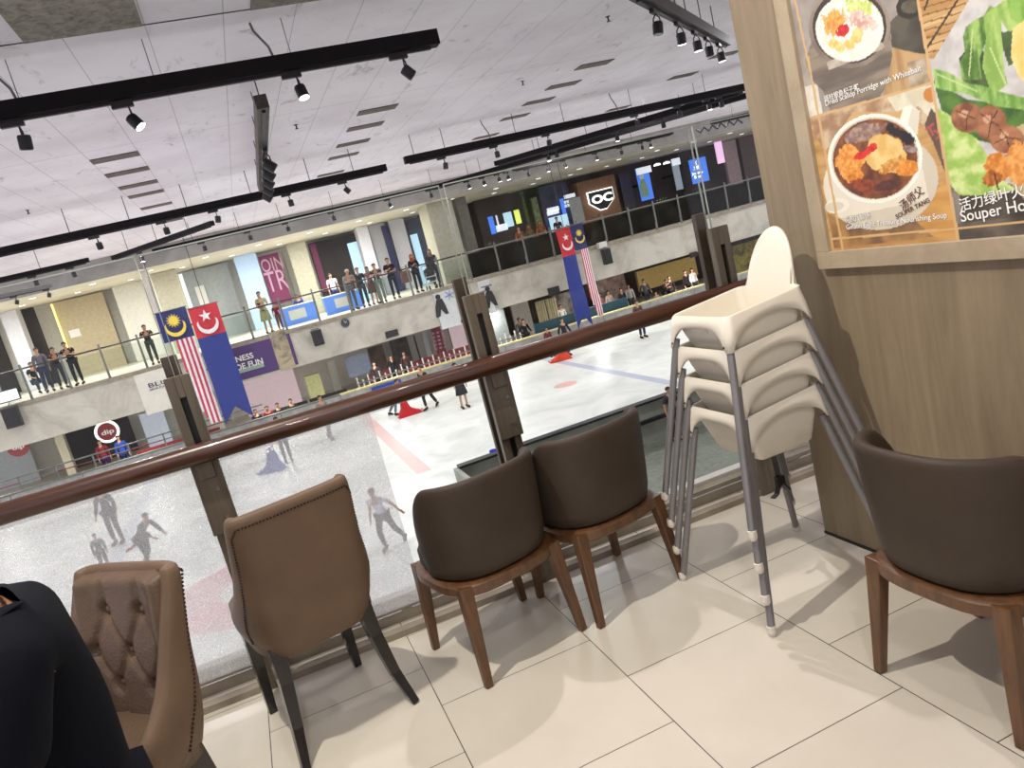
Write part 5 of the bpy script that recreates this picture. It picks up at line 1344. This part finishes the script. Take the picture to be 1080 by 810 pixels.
POSES = {
 'stand': {},
 'lean': dict(che=(0,-.10,1.24),neb=(0,-.18,1.37),nec=(0,-.21,1.42),jaw=(0,-.26,1.46),hea=(0,-.26,1.53),cro=(0,-.25,1.60),sL=(-.165,-.16,1.33),eL=(-.22,-.28,1.14),wL=(-.10,-.42,1.18),hL=(-.02,-.45,1.19),sR=(.165,-.16,1.33),eR=(.22,-.28,1.14),wR=(.10,-.42,1.18),hR=(.03,-.46,1.19),wai=(0,-.03,1.05)),
 'hold': dict(eL=(-.22,-.04,1.13),wL=(-.10,-.22,1.2),hL=(-.02,-.25,1.24),eR=(.22,-.04,1.13),wR=(.08,-.22,1.12),hR=(0,-.25,1.13)),
 'walk': dict(kL=(-.10,-.16,.52),aL=(-.10,-.14,.11),tL=(-.10,-.29,.05),kR=(.10,.08,.50),aR=(.10,.30,.15),tR=(.11,.19,.04),eL=(-.23,.10,1.14),wL=(-.24,.12,.9),hL=(-.24,.12,.81),eR=(.23,-.06,1.14),wR=(.22,-.22,.98),hR=(.21,-.28,.93)),
 'skate': dict(pel=(0,0,.88),che=(0,-.12,1.19),neb=(0,-.17,1.33),nec=(0,-.19,1.39),jaw=(0,-.23,1.43),hea=(0,-.23,1.50),cro=(0,-.22,1.57),wai=(0,-.05,1.02),sL=(-.165,-.15,1.29),sR=(.165,-.15,1.29),eL=(-.30,-.12,1.08),wL=(-.36,-.22,.90),hL=(-.38,-.27,.83),eR=(.30,-.10,1.08),wR=(.38,-.12,.88),hR=(.40,-.14,.80),pL=(-.09,0,.85),pR=(.09,0,.85),kL=(-.12,-.16,.50),aL=(-.12,-.04,.13),tL=(-.13,-.19,.07),kR=(.17,.06,.48),aR=(.24,.32,.17),tR=(.27,.20,.08)),
 'push': dict(pel=(0,.10,.86),wai=(0,.03,1.0),che=(0,-.12,1.14),neb=(0,-.22,1.25),nec=(0,-.26,1.30),jaw=(0,-.31,1.33),hea=(0,-.32,1.40),cro=(0,-.30,1.47),sL=(-.165,-.19,1.22),sR=(.165,-.19,1.22),eL=(-.2,-.34,1.04),wL=(-.17,-.50,.90),hL=(-.16,-.56,.86),eR=(.2,-.34,1.04),wR=(.17,-.50,.90),hR=(.16,-.56,.86),pL=(-.09,.10,.83),pR=(.09,.10,.83),kL=(-.1,-.04,.48),aL=(-.11,.06,.13),tL=(-.11,-.09,.07),kR=(.11,.10,.48),aR=(.12,.36,.17),tR=(.12,.24,.08)),
 'sit': dict(pel=(0,0,.50),wai=(0,0,.64),che=(0,-.03,.84),neb=(0,-.05,.99),nec=(0,-.06,1.05),jaw=(0,-.09,1.10),hea=(0,-.09,1.17),cro=(0,-.08,1.235),sL=(-.165,-.04,.955),sR=(.165,-.04,.955),eL=(-.21,-.10,.72),wL=(-.13,-.30,.64),hL=(-.09,-.38,.62),eR=(.21,-.10,.72),wR=(.13,-.30,.64),hR=(.09,-.38,.62),pL=(-.09,-.04,.48),pR=(.09,-.04,.48),kL=(-.11,-.42,.50),aL=(-.11,-.40,.10),tL=(-.12,-.54,.04),kR=(.11,-.42,.50),aR=(.11,-.40,.10),tR=(.12,-.54,.04)),
}
CH = [('pel','wai'),('wai','che'),('che','uch'),('uch','neb'),('neb','nec'),('nec','jaw'),('jaw','hea'),('hea','cro')]
def person(label, x, y, z, rz, h=1.68, pose='stand', top=(60,60,66), legs=(40,42,50), shoe=(30,30,32), sleeve='short', hair='short', hatc=None, dress=None, group=None, over=None, skates=False, fingers=False, w=1.0, sub=1, gait=1, grow=.016, slv=.72):
    J = dict(BASE); J.update(POSES[pose]); 
    if over: J.update(over)
    J['uch'] = tuple(J['che'][i]+(J['neb'][i]-J['che'][i])*.62 for i in range(3)); RAD['uch'] = (.125,.088)
    k = h/1.70
    g = {a:(b[0]*w*gait*k,b[1]*k,b[2]*k) for a,b in J.items()}
    R_ = {a:((b if isinstance(b,tuple) else (b,b))[0]*k*w,(b if isinstance(b,tuple) else (b,b))[1]*k*w) for a,b in RAD.items()}
    t = thing('person', label, 'person', (x,y,z), rz, group)
    names = ['pel','wai','che','uch','neb','nec','jaw','hea','cro']; 
    E = list(CH)
    for s_ in 'LR': names += [n+s_ for n in 'sewhpkat']; E += [('uch','s'+s_),('s'+s_,'e'+s_),('e'+s_,'w'+s_),('w'+s_,'h'+s_),('pel','p'+s_),('p'+s_,'k'+s_),('k'+s_,'a'+s_),('a'+s_,'t'+s_)]
    V = [(g[n],R_[n]) for n in names]; ED = [(names.index(a),names.index(b)) for a,b in E]
    # nose
    hx,hy,hz = g['hea']; V.append(((hx,hy-.088*k,hz-.012*k),(.018*k,.016*k))); ED.append((names.index('hea'),len(V)-1))
    for s_ in (-1,1): V.append(((hx+s_*.078*k,hy+.012*k,hz-.008*k),(.010*k,.018*k))); ED.append((names.index('hea'),len(V)-1))
    # fingers: four of unequal length and a thumb leaving the side of the palm
    for s_,sg in (('L',-1),('R',1)):
        hv = Vector(g['h'+s_]); d = (hv-Vector(g['w'+s_])).normalized(); side = d.cross(Vector((sg,0,0)));
        side = side.normalized() if side.length > .1 else Vector((0,-1,0)); n_ = side.cross(d)
        hi = names.index('h'+s_); wi = names.index('w'+s_)
        for q,(o_,l_) in enumerate(((-.027,.050),(-.009,.062),(.009,.060),(.026,.046))) if fingers else ():
            V.append((tuple(hv+(d*.035+side*o_)*k),(.009*k,.009*k))); a = len(V)-1; ED.append((hi,a))
            V.append((tuple(hv+(d*(.035+l_*.6)+side*o_+n_*.006)*k),(.008*k,.008*k))); ED.append((a,a+1))
            V.append((tuple(hv+(d*(.035+l_)+side*o_+n_*.020)*k),(.0065*k,.0065*k))); ED.append((a+1,a+2))
        V.append((tuple(hv+(d*.005+side*-.045)*k),(.010*k,.010*k))); a = len(V)-1; ED.append((hi,a))
        V.append((tuple(hv+(d*.035+side*-.058)*k),(.008*k,.008*k))); ED.append((a,a+1))
        if not fingers:
            for o_,l_ in ((-.02,.055),(.004,.062),(.024,.048)):
                V.append((tuple(hv+(d*l_+side*o_)*k),(.010*k,.009*k))); ED.append((hi,len(V)-1))
    me = skin_mesh(V,ED,0,sub); me.materials.clear(); me.materials.append(SKIN)
    body = bpy.data.objects.new('body',me); COL.objects.link(body); body.parent = t
    def cloth_part(nm, ns, es, col, grow, root):
        vv = [(g[n] if isinstance(n,str) else n[0], tuple(q+grow*k for q in (R_[n] if isinstance(n,str) else n[1]))) for n in ns]
        m2 = skin_mesh(vv,es,root,sub); m2.materials.clear(); m2.materials.append(cmat(col)); o = bpy.data.objects.new(nm,m2); COL.objects.link(o); o.parent = t; return o
    lerp = lambda a,b,f: tuple(g[a][i]+(g[b][i]-g[a][i])*f for i in range(3))
    low = lerp('pel','wai',.35 if dress is None else .2)
    nb_ = lerp('uch','neb',1.12); ns = [(low,(.135*k*w,.102*k*w)),'wai','che','uch',(nb_,(.058*k*w,.052*k*w))]; es = [(0,1),(1,2),(2,3),(3,4)]
    for s_ in 'LR':
        a = len(ns); ns.append('s'+s_); es.append((3,a))
        if sleeve == 'short': ns.append((lerp('s'+s_,'e'+s_,slv),(.050*k*w,.050*k*w))); es.append((a,a+1))
        else: ns += ['e'+s_,(lerp('e'+s_,'w'+s_,.9),(.034*k*w,.034*k*w))]; es += [(a,a+1),(a+1,a+2)]
    cloth_part('shirt' if dress is None else 'dress_top', ns, es, top, grow, 1)
    if dress is not None:
        mb = MB(); px_,py_,pz_ = g['pel']; n = 18; R2 = []
        for zz,rr in ((g['wai'][2],.125),(pz_,.165),(pz_-.2*k,.20),(g['kL'][2]+.02,.235)):
            f = (g['wai'][2]-zz)/(g['wai'][2]-g['kL'][2]); R2.append([Vector((px_+(rr+.008*math.sin(i*2.1))*k*math.cos(2*PI*i/n), py_+(rr*.8+.008*math.sin(i*2.1))*k*math.sin(2*PI*i/n), zz)) for i in range(n)])
        mb.loops(R2); mb.build('skirt',cmat(dress),t,smooth='all')
    ns = ['pel']; es = []
    for s_ in 'LR':
        a = len(ns); ns += ['p'+s_,'k'+s_,(lerp('k'+s_,'a'+s_,.92),(.043*k*w,.043*k*w))]; es += [(0,a),(a,a+1),(a+1,a+2)]
    if dress is None: cloth_part('trousers', ns, es, legs, .014, 0)
    for s_ in 'LR':
        a = Vector(g['a'+s_]); b = Vector(g['t'+s_]); d = (b-a); d.z = 0; d = d.normalized() if d.length>1e-4 else Vector((0,-1,0)); zf = b.z-.03*k
        o = MB().tube([a-d*.05*k+Vector((0,0,-.02*k)), a+d*.03*k+Vector((0,0,-.03*k)), b+d*.02*k],[.052*k,.05*k,.036*k],8).build('shoe' if not skates else 'skate_boot', cmat(shoe), t, smooth=True)
        if skates: MB().box(-.003,.003,-.13*k,.13*k,-.09*k,-.03*k,Matrix.Translation((a+b)/2)@Matrix.Rotation(math.atan2(d.y,d.x)+PI/2,4,'Z')).build('blade',STEEL,o)
    # hair: a cap over the back and the top of the head, or a cap with a brim
    hc = cmat(hatc) if hatc else HAIRM
    mb = MB(); R3 = []; n = 20
    for j in range(9):
        th = PI*.56*j/8; ring = []
        for i in range(n):
            a = 2*PI*i/n; fr = max(0,-math.sin(a)); th2 = th*(1-.38*fr); rr = .086
            ring.append(Vector((hx+rr*k*w*math.sin(th2)*math.cos(a)*1.0, hy+.008*k+.100*k*w*math.sin(th2)*math.sin(a), hz+.012*k+.088*k*math.cos(th2))))
        R3.append(ring)
    mb.loops(R3,True,True,True)
    o = mb.build('hair' if not hatc else 'hat',hc,t,smooth='all')
    if hair == 'long':
        MB().tube([(hx,hy+.055*k,hz+.03*k),(hx,hy+.085*k,hz-.06*k),(hx,hy+.085*k,hz-.22*k)],[.07*k,.062*k,.03*k],10).build('hair_length',hc,o,smooth='all')
    if hair == 'scarf':
        MB().tube([(hx,hy+.02*k,hz+.05*k),(hx,hy+.03*k,hz-.05*k),(hx,g['nec'][1]+.01,g['nec'][2]-.02),(hx,g['che'][1],g['neb'][2]-.05)],[.085*k,.09*k,.09*k,.13*k],12).build('headscarf',cmat(hatc or top),o,smooth='all')
    return t
def gperson(label, pxf, pyf, Y, rz, **kw):
    """standing on the upper gallery; px,py = where the feet show; distance Y"""
    q = at(pxf,pyf,Y); return person(label, q.x, Y, .01, rz, **kw)
# on the far upper gallery (they face the rink: -y)
GY_ = 29.45
gperson('person seated alone in black at the far left of the gallery', 40,407,31.6,.5, h=1.68, pose='sit', top=(30,30,34), legs=(52,58,74))
gperson('person in grey standing behind the railing, second from left', 51,405,30.2,.2, h=1.72, pose='stand', top=(110,108,118), legs=(60,66,92), sleeve='long')
gperson('person in dark shirt and shorts leaning, left of the black shirted man', 67,405,29.9,.35, h=1.66, pose='lean', top=(60,48,46), legs=(58,60,66))
gperson('person in black t-shirt with folded arms on the railing at left', 84,402,29.62,-.1, h=1.74, pose='lean', top=(18,18,20), legs=(26,26,28))
gperson('person in dark green leaning on the railing left of the Malaysian flag', 164,381,29.62,.1, h=1.62, pose='lean', top=(44,42,40), legs=(70,74,66), hair='long')
gperson('woman in a pale yellow dress carrying a baby', 285,350,29.6,.2, h=1.70, pose='hold', top=(186,180,134), dress=(178,174,132), hair='long')
q = at(285,350,29.6); person('baby in a dark outfit held by the woman in yellow', q.x-.12,29.36,.92,.6, h=.62, pose='sit', top=(70,44,40), legs=(150,110,90))
gperson('child in red standing right of the woman in yellow', 297,347,29.6,-.1, h=1.12, pose='stand', top=(150,30,44), legs=(120,70,60))
gperson('person in blue seated at the low blue lit table', 322,342,32.5,0, h=1.6, pose='sit', top=(44,66,150), legs=(90,80,84), hair='long')
gperson('man in light grey shirt and white cap leaning on the railing', 375,326,29.62,.2, h=1.76, pose='lean', top=(136,136,134), legs=(104,106,108), hatc=(214,210,204))
gperson('person in dark grey standing close behind the railing', 387,322,29.7,-.1, h=1.66, pose='stand', top=(62,62,66), legs=(64,70,80), hair='long')
gperson('person in a white shirt farther back under the plum sign', 356,318,32.9,.1, h=1.72, pose='stand', top=(206,204,206), legs=(50,60,90))
gperson('person in a dusty pink long dress in the crowd', 397,320,29.9,.1, h=1.60, pose='stand', top=(150,122,112), dress=(116,88,78), hair='scarf')
gperson('person in pale green trousers with a backpack by the post', 405,319,29.62,-.2, h=1.72, pose='lean', top=(60,62,64), legs=(126,138,120))
gperson('person in dark maroon and jeans standing with legs apart', 419,314,29.7,-.1, h=1.74, pose='hold', top=(52,28,36), legs=(36,40,58))
gperson('person with an orange scarf and black clothes behind the stroller', 443,306,29.8,.1, h=1.64, pose='hold', top=(30,28,30), legs=(28,28,32), hair='scarf', hatc=(150,70,40), sleeve='long')
gperson('person in charcoal with a grey scarf right of the stroller', 462,301,29.8,-.2, h=1.66, pose='stand', top=(52,52,56), legs=(44,44,50), hair='scarf', hatc=(120,104,98), sleeve='long')
gperson('person in orange seated in the dark cafe, left', 556,280,31.6,.1, h=1.66, pose='stand', top=(150,84,44), legs=(60,46,38), hair='long')
gperson('person in dull gold standing in the dark cafe, middle', 566,277,31.8,.1, h=1.62, pose='stand', top=(120,94,54), legs=(50,44,38), hair='scarf', hatc=(132,80,50))
gperson('person in orange brown and grey by the right pair of flags', 578,274,31.2,-.2, h=1.68, pose='stand', top=(140,80,52), legs=(70,76,86), hair='scarf', hatc=(140,76,50))
gperson('small figure in dark top before the glowing shop counter', 594,262,33.5,0, h=1.66, pose='stand', top=(24,40,60), legs=(30,30,34))
# stroller and shopping bag
def stroller():
    q = at(455,305,29.55); t = thing('stroller','black and white stroller between the two scarfed people','stroller',(q.x+.1,29.5,.01),0)
    for sx in (-.22,.22):
        for sy in (-.25,.25): MB().lathe([(.09,-.02),(.1,0),(.09,.02)],14,Matrix.Translation((sx,sy,.1))@Matrix.Rotation(PI/2,4,'Y')).build('wheel',CHAR,t)
        MB().tube([(sx,-.25,.1),(sx,.1,.55),(sx,.42,1.02)],.014,6).build('side_tube',TEXW,t); MB().tube([(sx,.25,.1),(sx,-.12,.62)],.014,6).build('cross_tube',TEXW,t)
    MB().tube([(-.22,.42,1.02),(.22,.42,1.02)],.018,6).build('push_bar',CHAR,t)
    MB().box(-.2,.2,-.1,.2,.42,.48).box(-.2,.2,.17,.22,.48,.85).build('seat',CHAR,t,bevel=.02)
    MB().lathe([(.24,.62),(.23,.78),(.14,.9),(.02,.94)],16).build('hood',CHAR,t,smooth=True)
    for z_ in (.30,.52,.66): MB().box(-.21,.21,-.13,-.11,z_,z_+.04).build('stripe',TEXW,t)
stroller()
q = at(431,306,29.7); bg = thing('shopping_bag','brown paper shopping bag hanging beside the person in maroon','bag',(q.x,29.55,.55)); MB().prism([(-.2,0),(.2,0),(.22,.5),(-.22,.5)],-.07,.07).build('bag_body',mat('brown_paper',rgb(124,82,70),.7),bg); MB().tube([(-.1,0,.5),(-.08,0,.66),(.08,0,.66),(.1,0,.5)],.01,6).build('handle',CHAR,bg)
for px,lb in ((318,'left'),(370,'right')):
    q = at(px,338,31.0); t = thing('display_table','blue lit exhibition table on the gallery, '+lb+' one','table',(q.x,31.6,.01)); MB().box(-.8,.8,-.3,.3,0,.74).build('lit_front',em('blue_lit_front_'+lb,(96,140,230),.5),t,bevel=.01); MB().box(-.84,.84,-.34,.34,.74,.78).build('tabletop',TEXW,t); MB().box(-.4,.3,-.31,-.30,.2,.6).build('white_print',TEXW,t)
# below: lower gallery spectators
def lperson(label,px,py,Y,rz,z=-3.98,**kw):
    q = at(px,py,Y); return person(label,q.x,Y,z,rz,**kw)
for px,py,Y,rz,c,l_,lb,pz in ((271,440,30.4,0,(40,40,44),(40,40,44),'seated spectator in black, left end of the row',  'sit'),(283,436,30.4,0,(120,34,44),(40,40,44),'seated spectator in dark red, second in the row','sit'),(294,433,30.4,0,(36,38,44),(40,40,44),'seated spectator in charcoal, third in the row','sit'),(308,429,30.4,0,(60,62,60),(40,40,44),'seated spectator in grey with a big cap, right end of the row','sit'),
  (400,405,31,0,(50,40,40),(40,40,46),'dark figure standing before the dim shop, lower level left','stand'),(418,399,31.6,.4,(28,28,30),(30,30,34),'black clad figure in the dim shop, lower level','stand'),(432,396,31.6,-.4,(70,50,46),(36,36,40),'brown clad figure beside the blue grey door, lower level','stand'),
  (663,343,31.5,.2,(44,44,48),(36,38,44),'standing spectator in black before the pinkish stall','stand'),(671,341,32,-.2,(170,170,166),(60,64,70),'standing spectator in white before the pinkish stall','stand'),(687,336,32.4,0,(70,72,84),(44,46,54),'spectator in grey blue walking by the ochre partition','walk'),
  (697,335,30.2,.1,(150,110,100),(60,60,66),'child spectator in pink at the board by the ochre partition','stand'),(706,330,30.6,.1,(34,32,36),(30,30,34),'tall dark clad spectator leaning at the rink board','lean'),(713,330,30.7,-.1,(60,44,48),(40,36,40),'spectator in dark maroon beside the tall one','stand'),
  (730,325,31,.2,(44,34,38),(36,32,36),'dark clad spectator left of the one in white','stand'),(737,322,31,.2,(214,210,206),(60,60,64),'spectator in a white coat near the right post','stand'),
  (600,362,32,0,(196,190,184),(60,60,66),'spectator in white at the cluttered stall','stand'),(641,351,32,.2,(160,110,110),(70,60,64),'spectator in dusty pink behind the Malaysian flag','stand'),(650,348,32,.2,(190,170,160),(70,60,64),'spectator in beige right of the Malaysian flag','stand'),
  (556,374,31.5,0,(120,124,128),(44,46,54),'grey clad person before the glazed office','stand'),(560,373,30.6,.3,(26,28,34),(26,28,34),'dark figure crossing before the glazed office','walk'),
  (137,497,31.5,.2,(40,70,150),(34,44,90),'person in bright blue leaning by the dark shop, lower left','stand'),(118,503,31.8,.2,(130,40,50),(60,30,70),'person in red before the ring sign','stand')):
    lperson(lb,px,py,Y,rz,h=1.6 if 'child' not in lb else 1.1,pose=pz,top=c,legs=l_,hair='long' if 'white coat' in lb else 'short',sleeve='long')
# skaters on the ice
def skater(label,px,py,rz,h=1.66,**kw):
    q = atz(px,py,-4.0+.02); return person(label,q.x,q.y,-3.985,rz,h=h,skates=True,**kw)
skater('boy in a white t-shirt and dark trousers skating behind the frosted glass', 414,579,-.5,h=1.50,pose='skate',top=(214,208,222),legs=(60,62,66),over=dict(wR=(.42,-.02,.92),hR=(.46,.0,.86),eR=(.31,-.03,1.08),wL=(-.22,-.18,.92),hL=(-.21,-.23,.85),eL=(-.22,-.06,1.07)),fingers=True)
skater('tall skater in dark grey seen faintly through the frosted glass at left', 126,573,-.3,h=1.72,pose='stand',top=(56,58,62),legs=(50,52,56),sleeve='long',over=dict(eL=(-.25,-.02,1.12),wL=(-.30,-.08,.90),hL=(-.32,-.10,.82)))
skater('skater reaching sideways, just above the tufted chair', 163,600,.9,h=1.60,pose='push',top=(66,68,74),legs=(52,54,60),sleeve='long')
skater('small child skater left of the reaching skater', 114,604,.3,h=1.05,pose='stand',top=(60,62,66),legs=(50,50,56),sleeve='long')
skater('grey skater beside the blue skating aid, under the handrail', 305,487,.1,h=1.60,pose='stand',top=(90,94,100),legs=(96,100,102),sleeve='long')
skater('grey trousered skater just under the handrail left of the red line', 350,463,.5,h=1.66,pose='walk',top=(130,130,128),legs=(116,118,116),sleeve='long')
skater('dark trousered skater striding right of the red skating aid', 455,431,-.9,h=1.68,pose='walk',top=(50,50,54),legs=(40,42,44),sleeve='long')
skater('skater in a long dark coat left of the middle post', 491,430,.1,h=1.66,pose='stand',top=(48,52,54),legs=(36,38,40),dress=(46,50,52),sleeve='long')
skater('skater in grey jeans bending over the red skating aid', 420,438,1.2,h=1.55,pose='push',top=(150,60,66),legs=(112,120,134),sleeve='long')
skater('skater in dark blue at the far side near the teal barrier', 601,374,.2,h=1.60,pose='walk',top=(52,48,60),legs=(40,42,52),sleeve='long')
skater('child skater behind the orange skating aid', 583,376,.2,h=1.30,pose='stand',top=(120,60,60),legs=(36,36,40),sleeve='long')
skater('lone skater with jeans near the right post', 679,356,.1,h=1.60,pose='stand',top=(96,72,70),legs=(44,56,78),sleeve='long')
q = at(702,411,13.0); person('dark haired person at the near rink boards, only the head showing between the chairs', q.x,12.9,-3.99,0,h=1.70*(q.z+4.0+.08)/1.70 if q.z+4.0 < 1.9 else 1.8,pose='stand',top=(60,60,64),legs=(50,50,54))
# skating aids: a seat-like sled with a tall curved handle
def aid(label,px,py,col,rz,s=1.0):
    q = atz(px,py,-4.0); t = thing('skating_aid',label,'skating aid',(q.x,q.y,-4.0),rz,'plastic skating aids'); m = cmat(col,.4); del t['group']; t.scale=(s,s,s)
    MB().prism([(-.38,0),(.40,0),(.46,.10),(.30,.16),(.10,.30),(-.02,.66),(-.16,.68),(-.24,.30),(-.38,.12)],-.17,.17).build('moulded_body',m,t,bevel=.03)
    for sy in (-.13,.13): MB().tube([(-.42,sy,.02),(.48,sy,.02),(.56,sy,.09)],.025,8).build('runner',m,t,smooth=True)
    MB().tube([(-.10,-.24,.78),(-.10,.24,.78)],.022,8).build('handle_bar',m,t,smooth=True); MB().tube([(-.09,0,.64),(-.10,0,.78)],.03,8).build('handle_stem',m,t,smooth=True)
aid('red plastic skating aid under the handrail, right of the red line', 432,438,(196,40,48),0)
aid('orange red plastic skating aid on the far right ice', 593,380,(214,74,48),2.9)
aid('blue plastic skating aid seen faintly through the frosted glass', 289,497,(84,98,160),2.6)
q = atz(524,486,-4.0); o = MB().lathe([(.16,0),(.12,.1),(.10,.28),(.03,.30)],14,Matrix.Translation((q.x,q.y+.1,-4.0))).build('ice_marker',cmat((40,60,170)),None,smooth=True); tag(o,'small blue cone on the ice right of the middle post','marker')
q = atz(134,582,-4.0); o = MB().tube([(q.x,q.y,-3.98),(q.x+.12,q.y+.1,-3.96),(q.x+.16,q.y+.35,-3.98)],.035,8).build('glove',cmat((150,30,34)),None,smooth=True); tag(o,'small dark red glove lying on the ice behind the frosted glass','glove')

# ------------------------------------------------------------------ the seated man at the lower left
NAVYT = (10,13,22)
st = thing('stool','low brown stool under the seated man, mostly outside the photo','stool',(-1.49,-.53,0)); MB().lathe([(.001,.36),(.17,.36),(.18,.38),(.17,.41),(.001,.42)],24).build('seat',BROWNL,st,smooth=True)
for a in range(4): MB().tube([(.12*math.cos(a*PI/2+.7),.12*math.sin(a*PI/2+.7),.36),(.17*math.cos(a*PI/2+.7),.17*math.sin(a*PI/2+.7),0)],[1,.7],sq=(.035,.035)).build('leg',LEGWOOD,st)
def seated_man():
    """faces -x, back towards the tufted chair; local frame as person(): faces -y, then turned"""
    ov = dict(pel=(0,0,.56),wai=(0,.03,.70),che=(0,.02,.93),neb=(0,.0,1.10),nec=(0,-.03,1.17),jaw=(0,-.09,1.22),hea=(0,-.10,1.295),cro=(0,-.08,1.365),
      sL=(-.19,-.02,1.04),eL=(-.25,.02,.76),wL=(-.20,-.24,.77),hL=(-.16,-.32,.77), sR=(.19,-.02,1.04),eR=(.27,-.09,.78),wR=(.20,-.34,.80),hR=(.16,-.42,.80),
      pL=(-.10,-.05,.54),kL=(-.13,-.46,.55),aL=(-.12,-.40,.10),tL=(-.13,-.55,.04),pR=(.10,-.05,.54),kR=(.13,-.46,.55),aR=(.12,-.40,.10),tR=(.13,-.55,.04))
    t = person('man in a dark navy t-shirt seen from behind at the lower left corner', MAN[0],MAN[1],0, MAN[2], h=1.70, pose='sit', top=NAVYT, legs=(30,32,40), over=ov, fingers=True, w=1.28, sub=2, gait=.80, grow=.034, slv=.80)
    return t
MAN = (-1.475,-.51,-1.28)
seated_man()
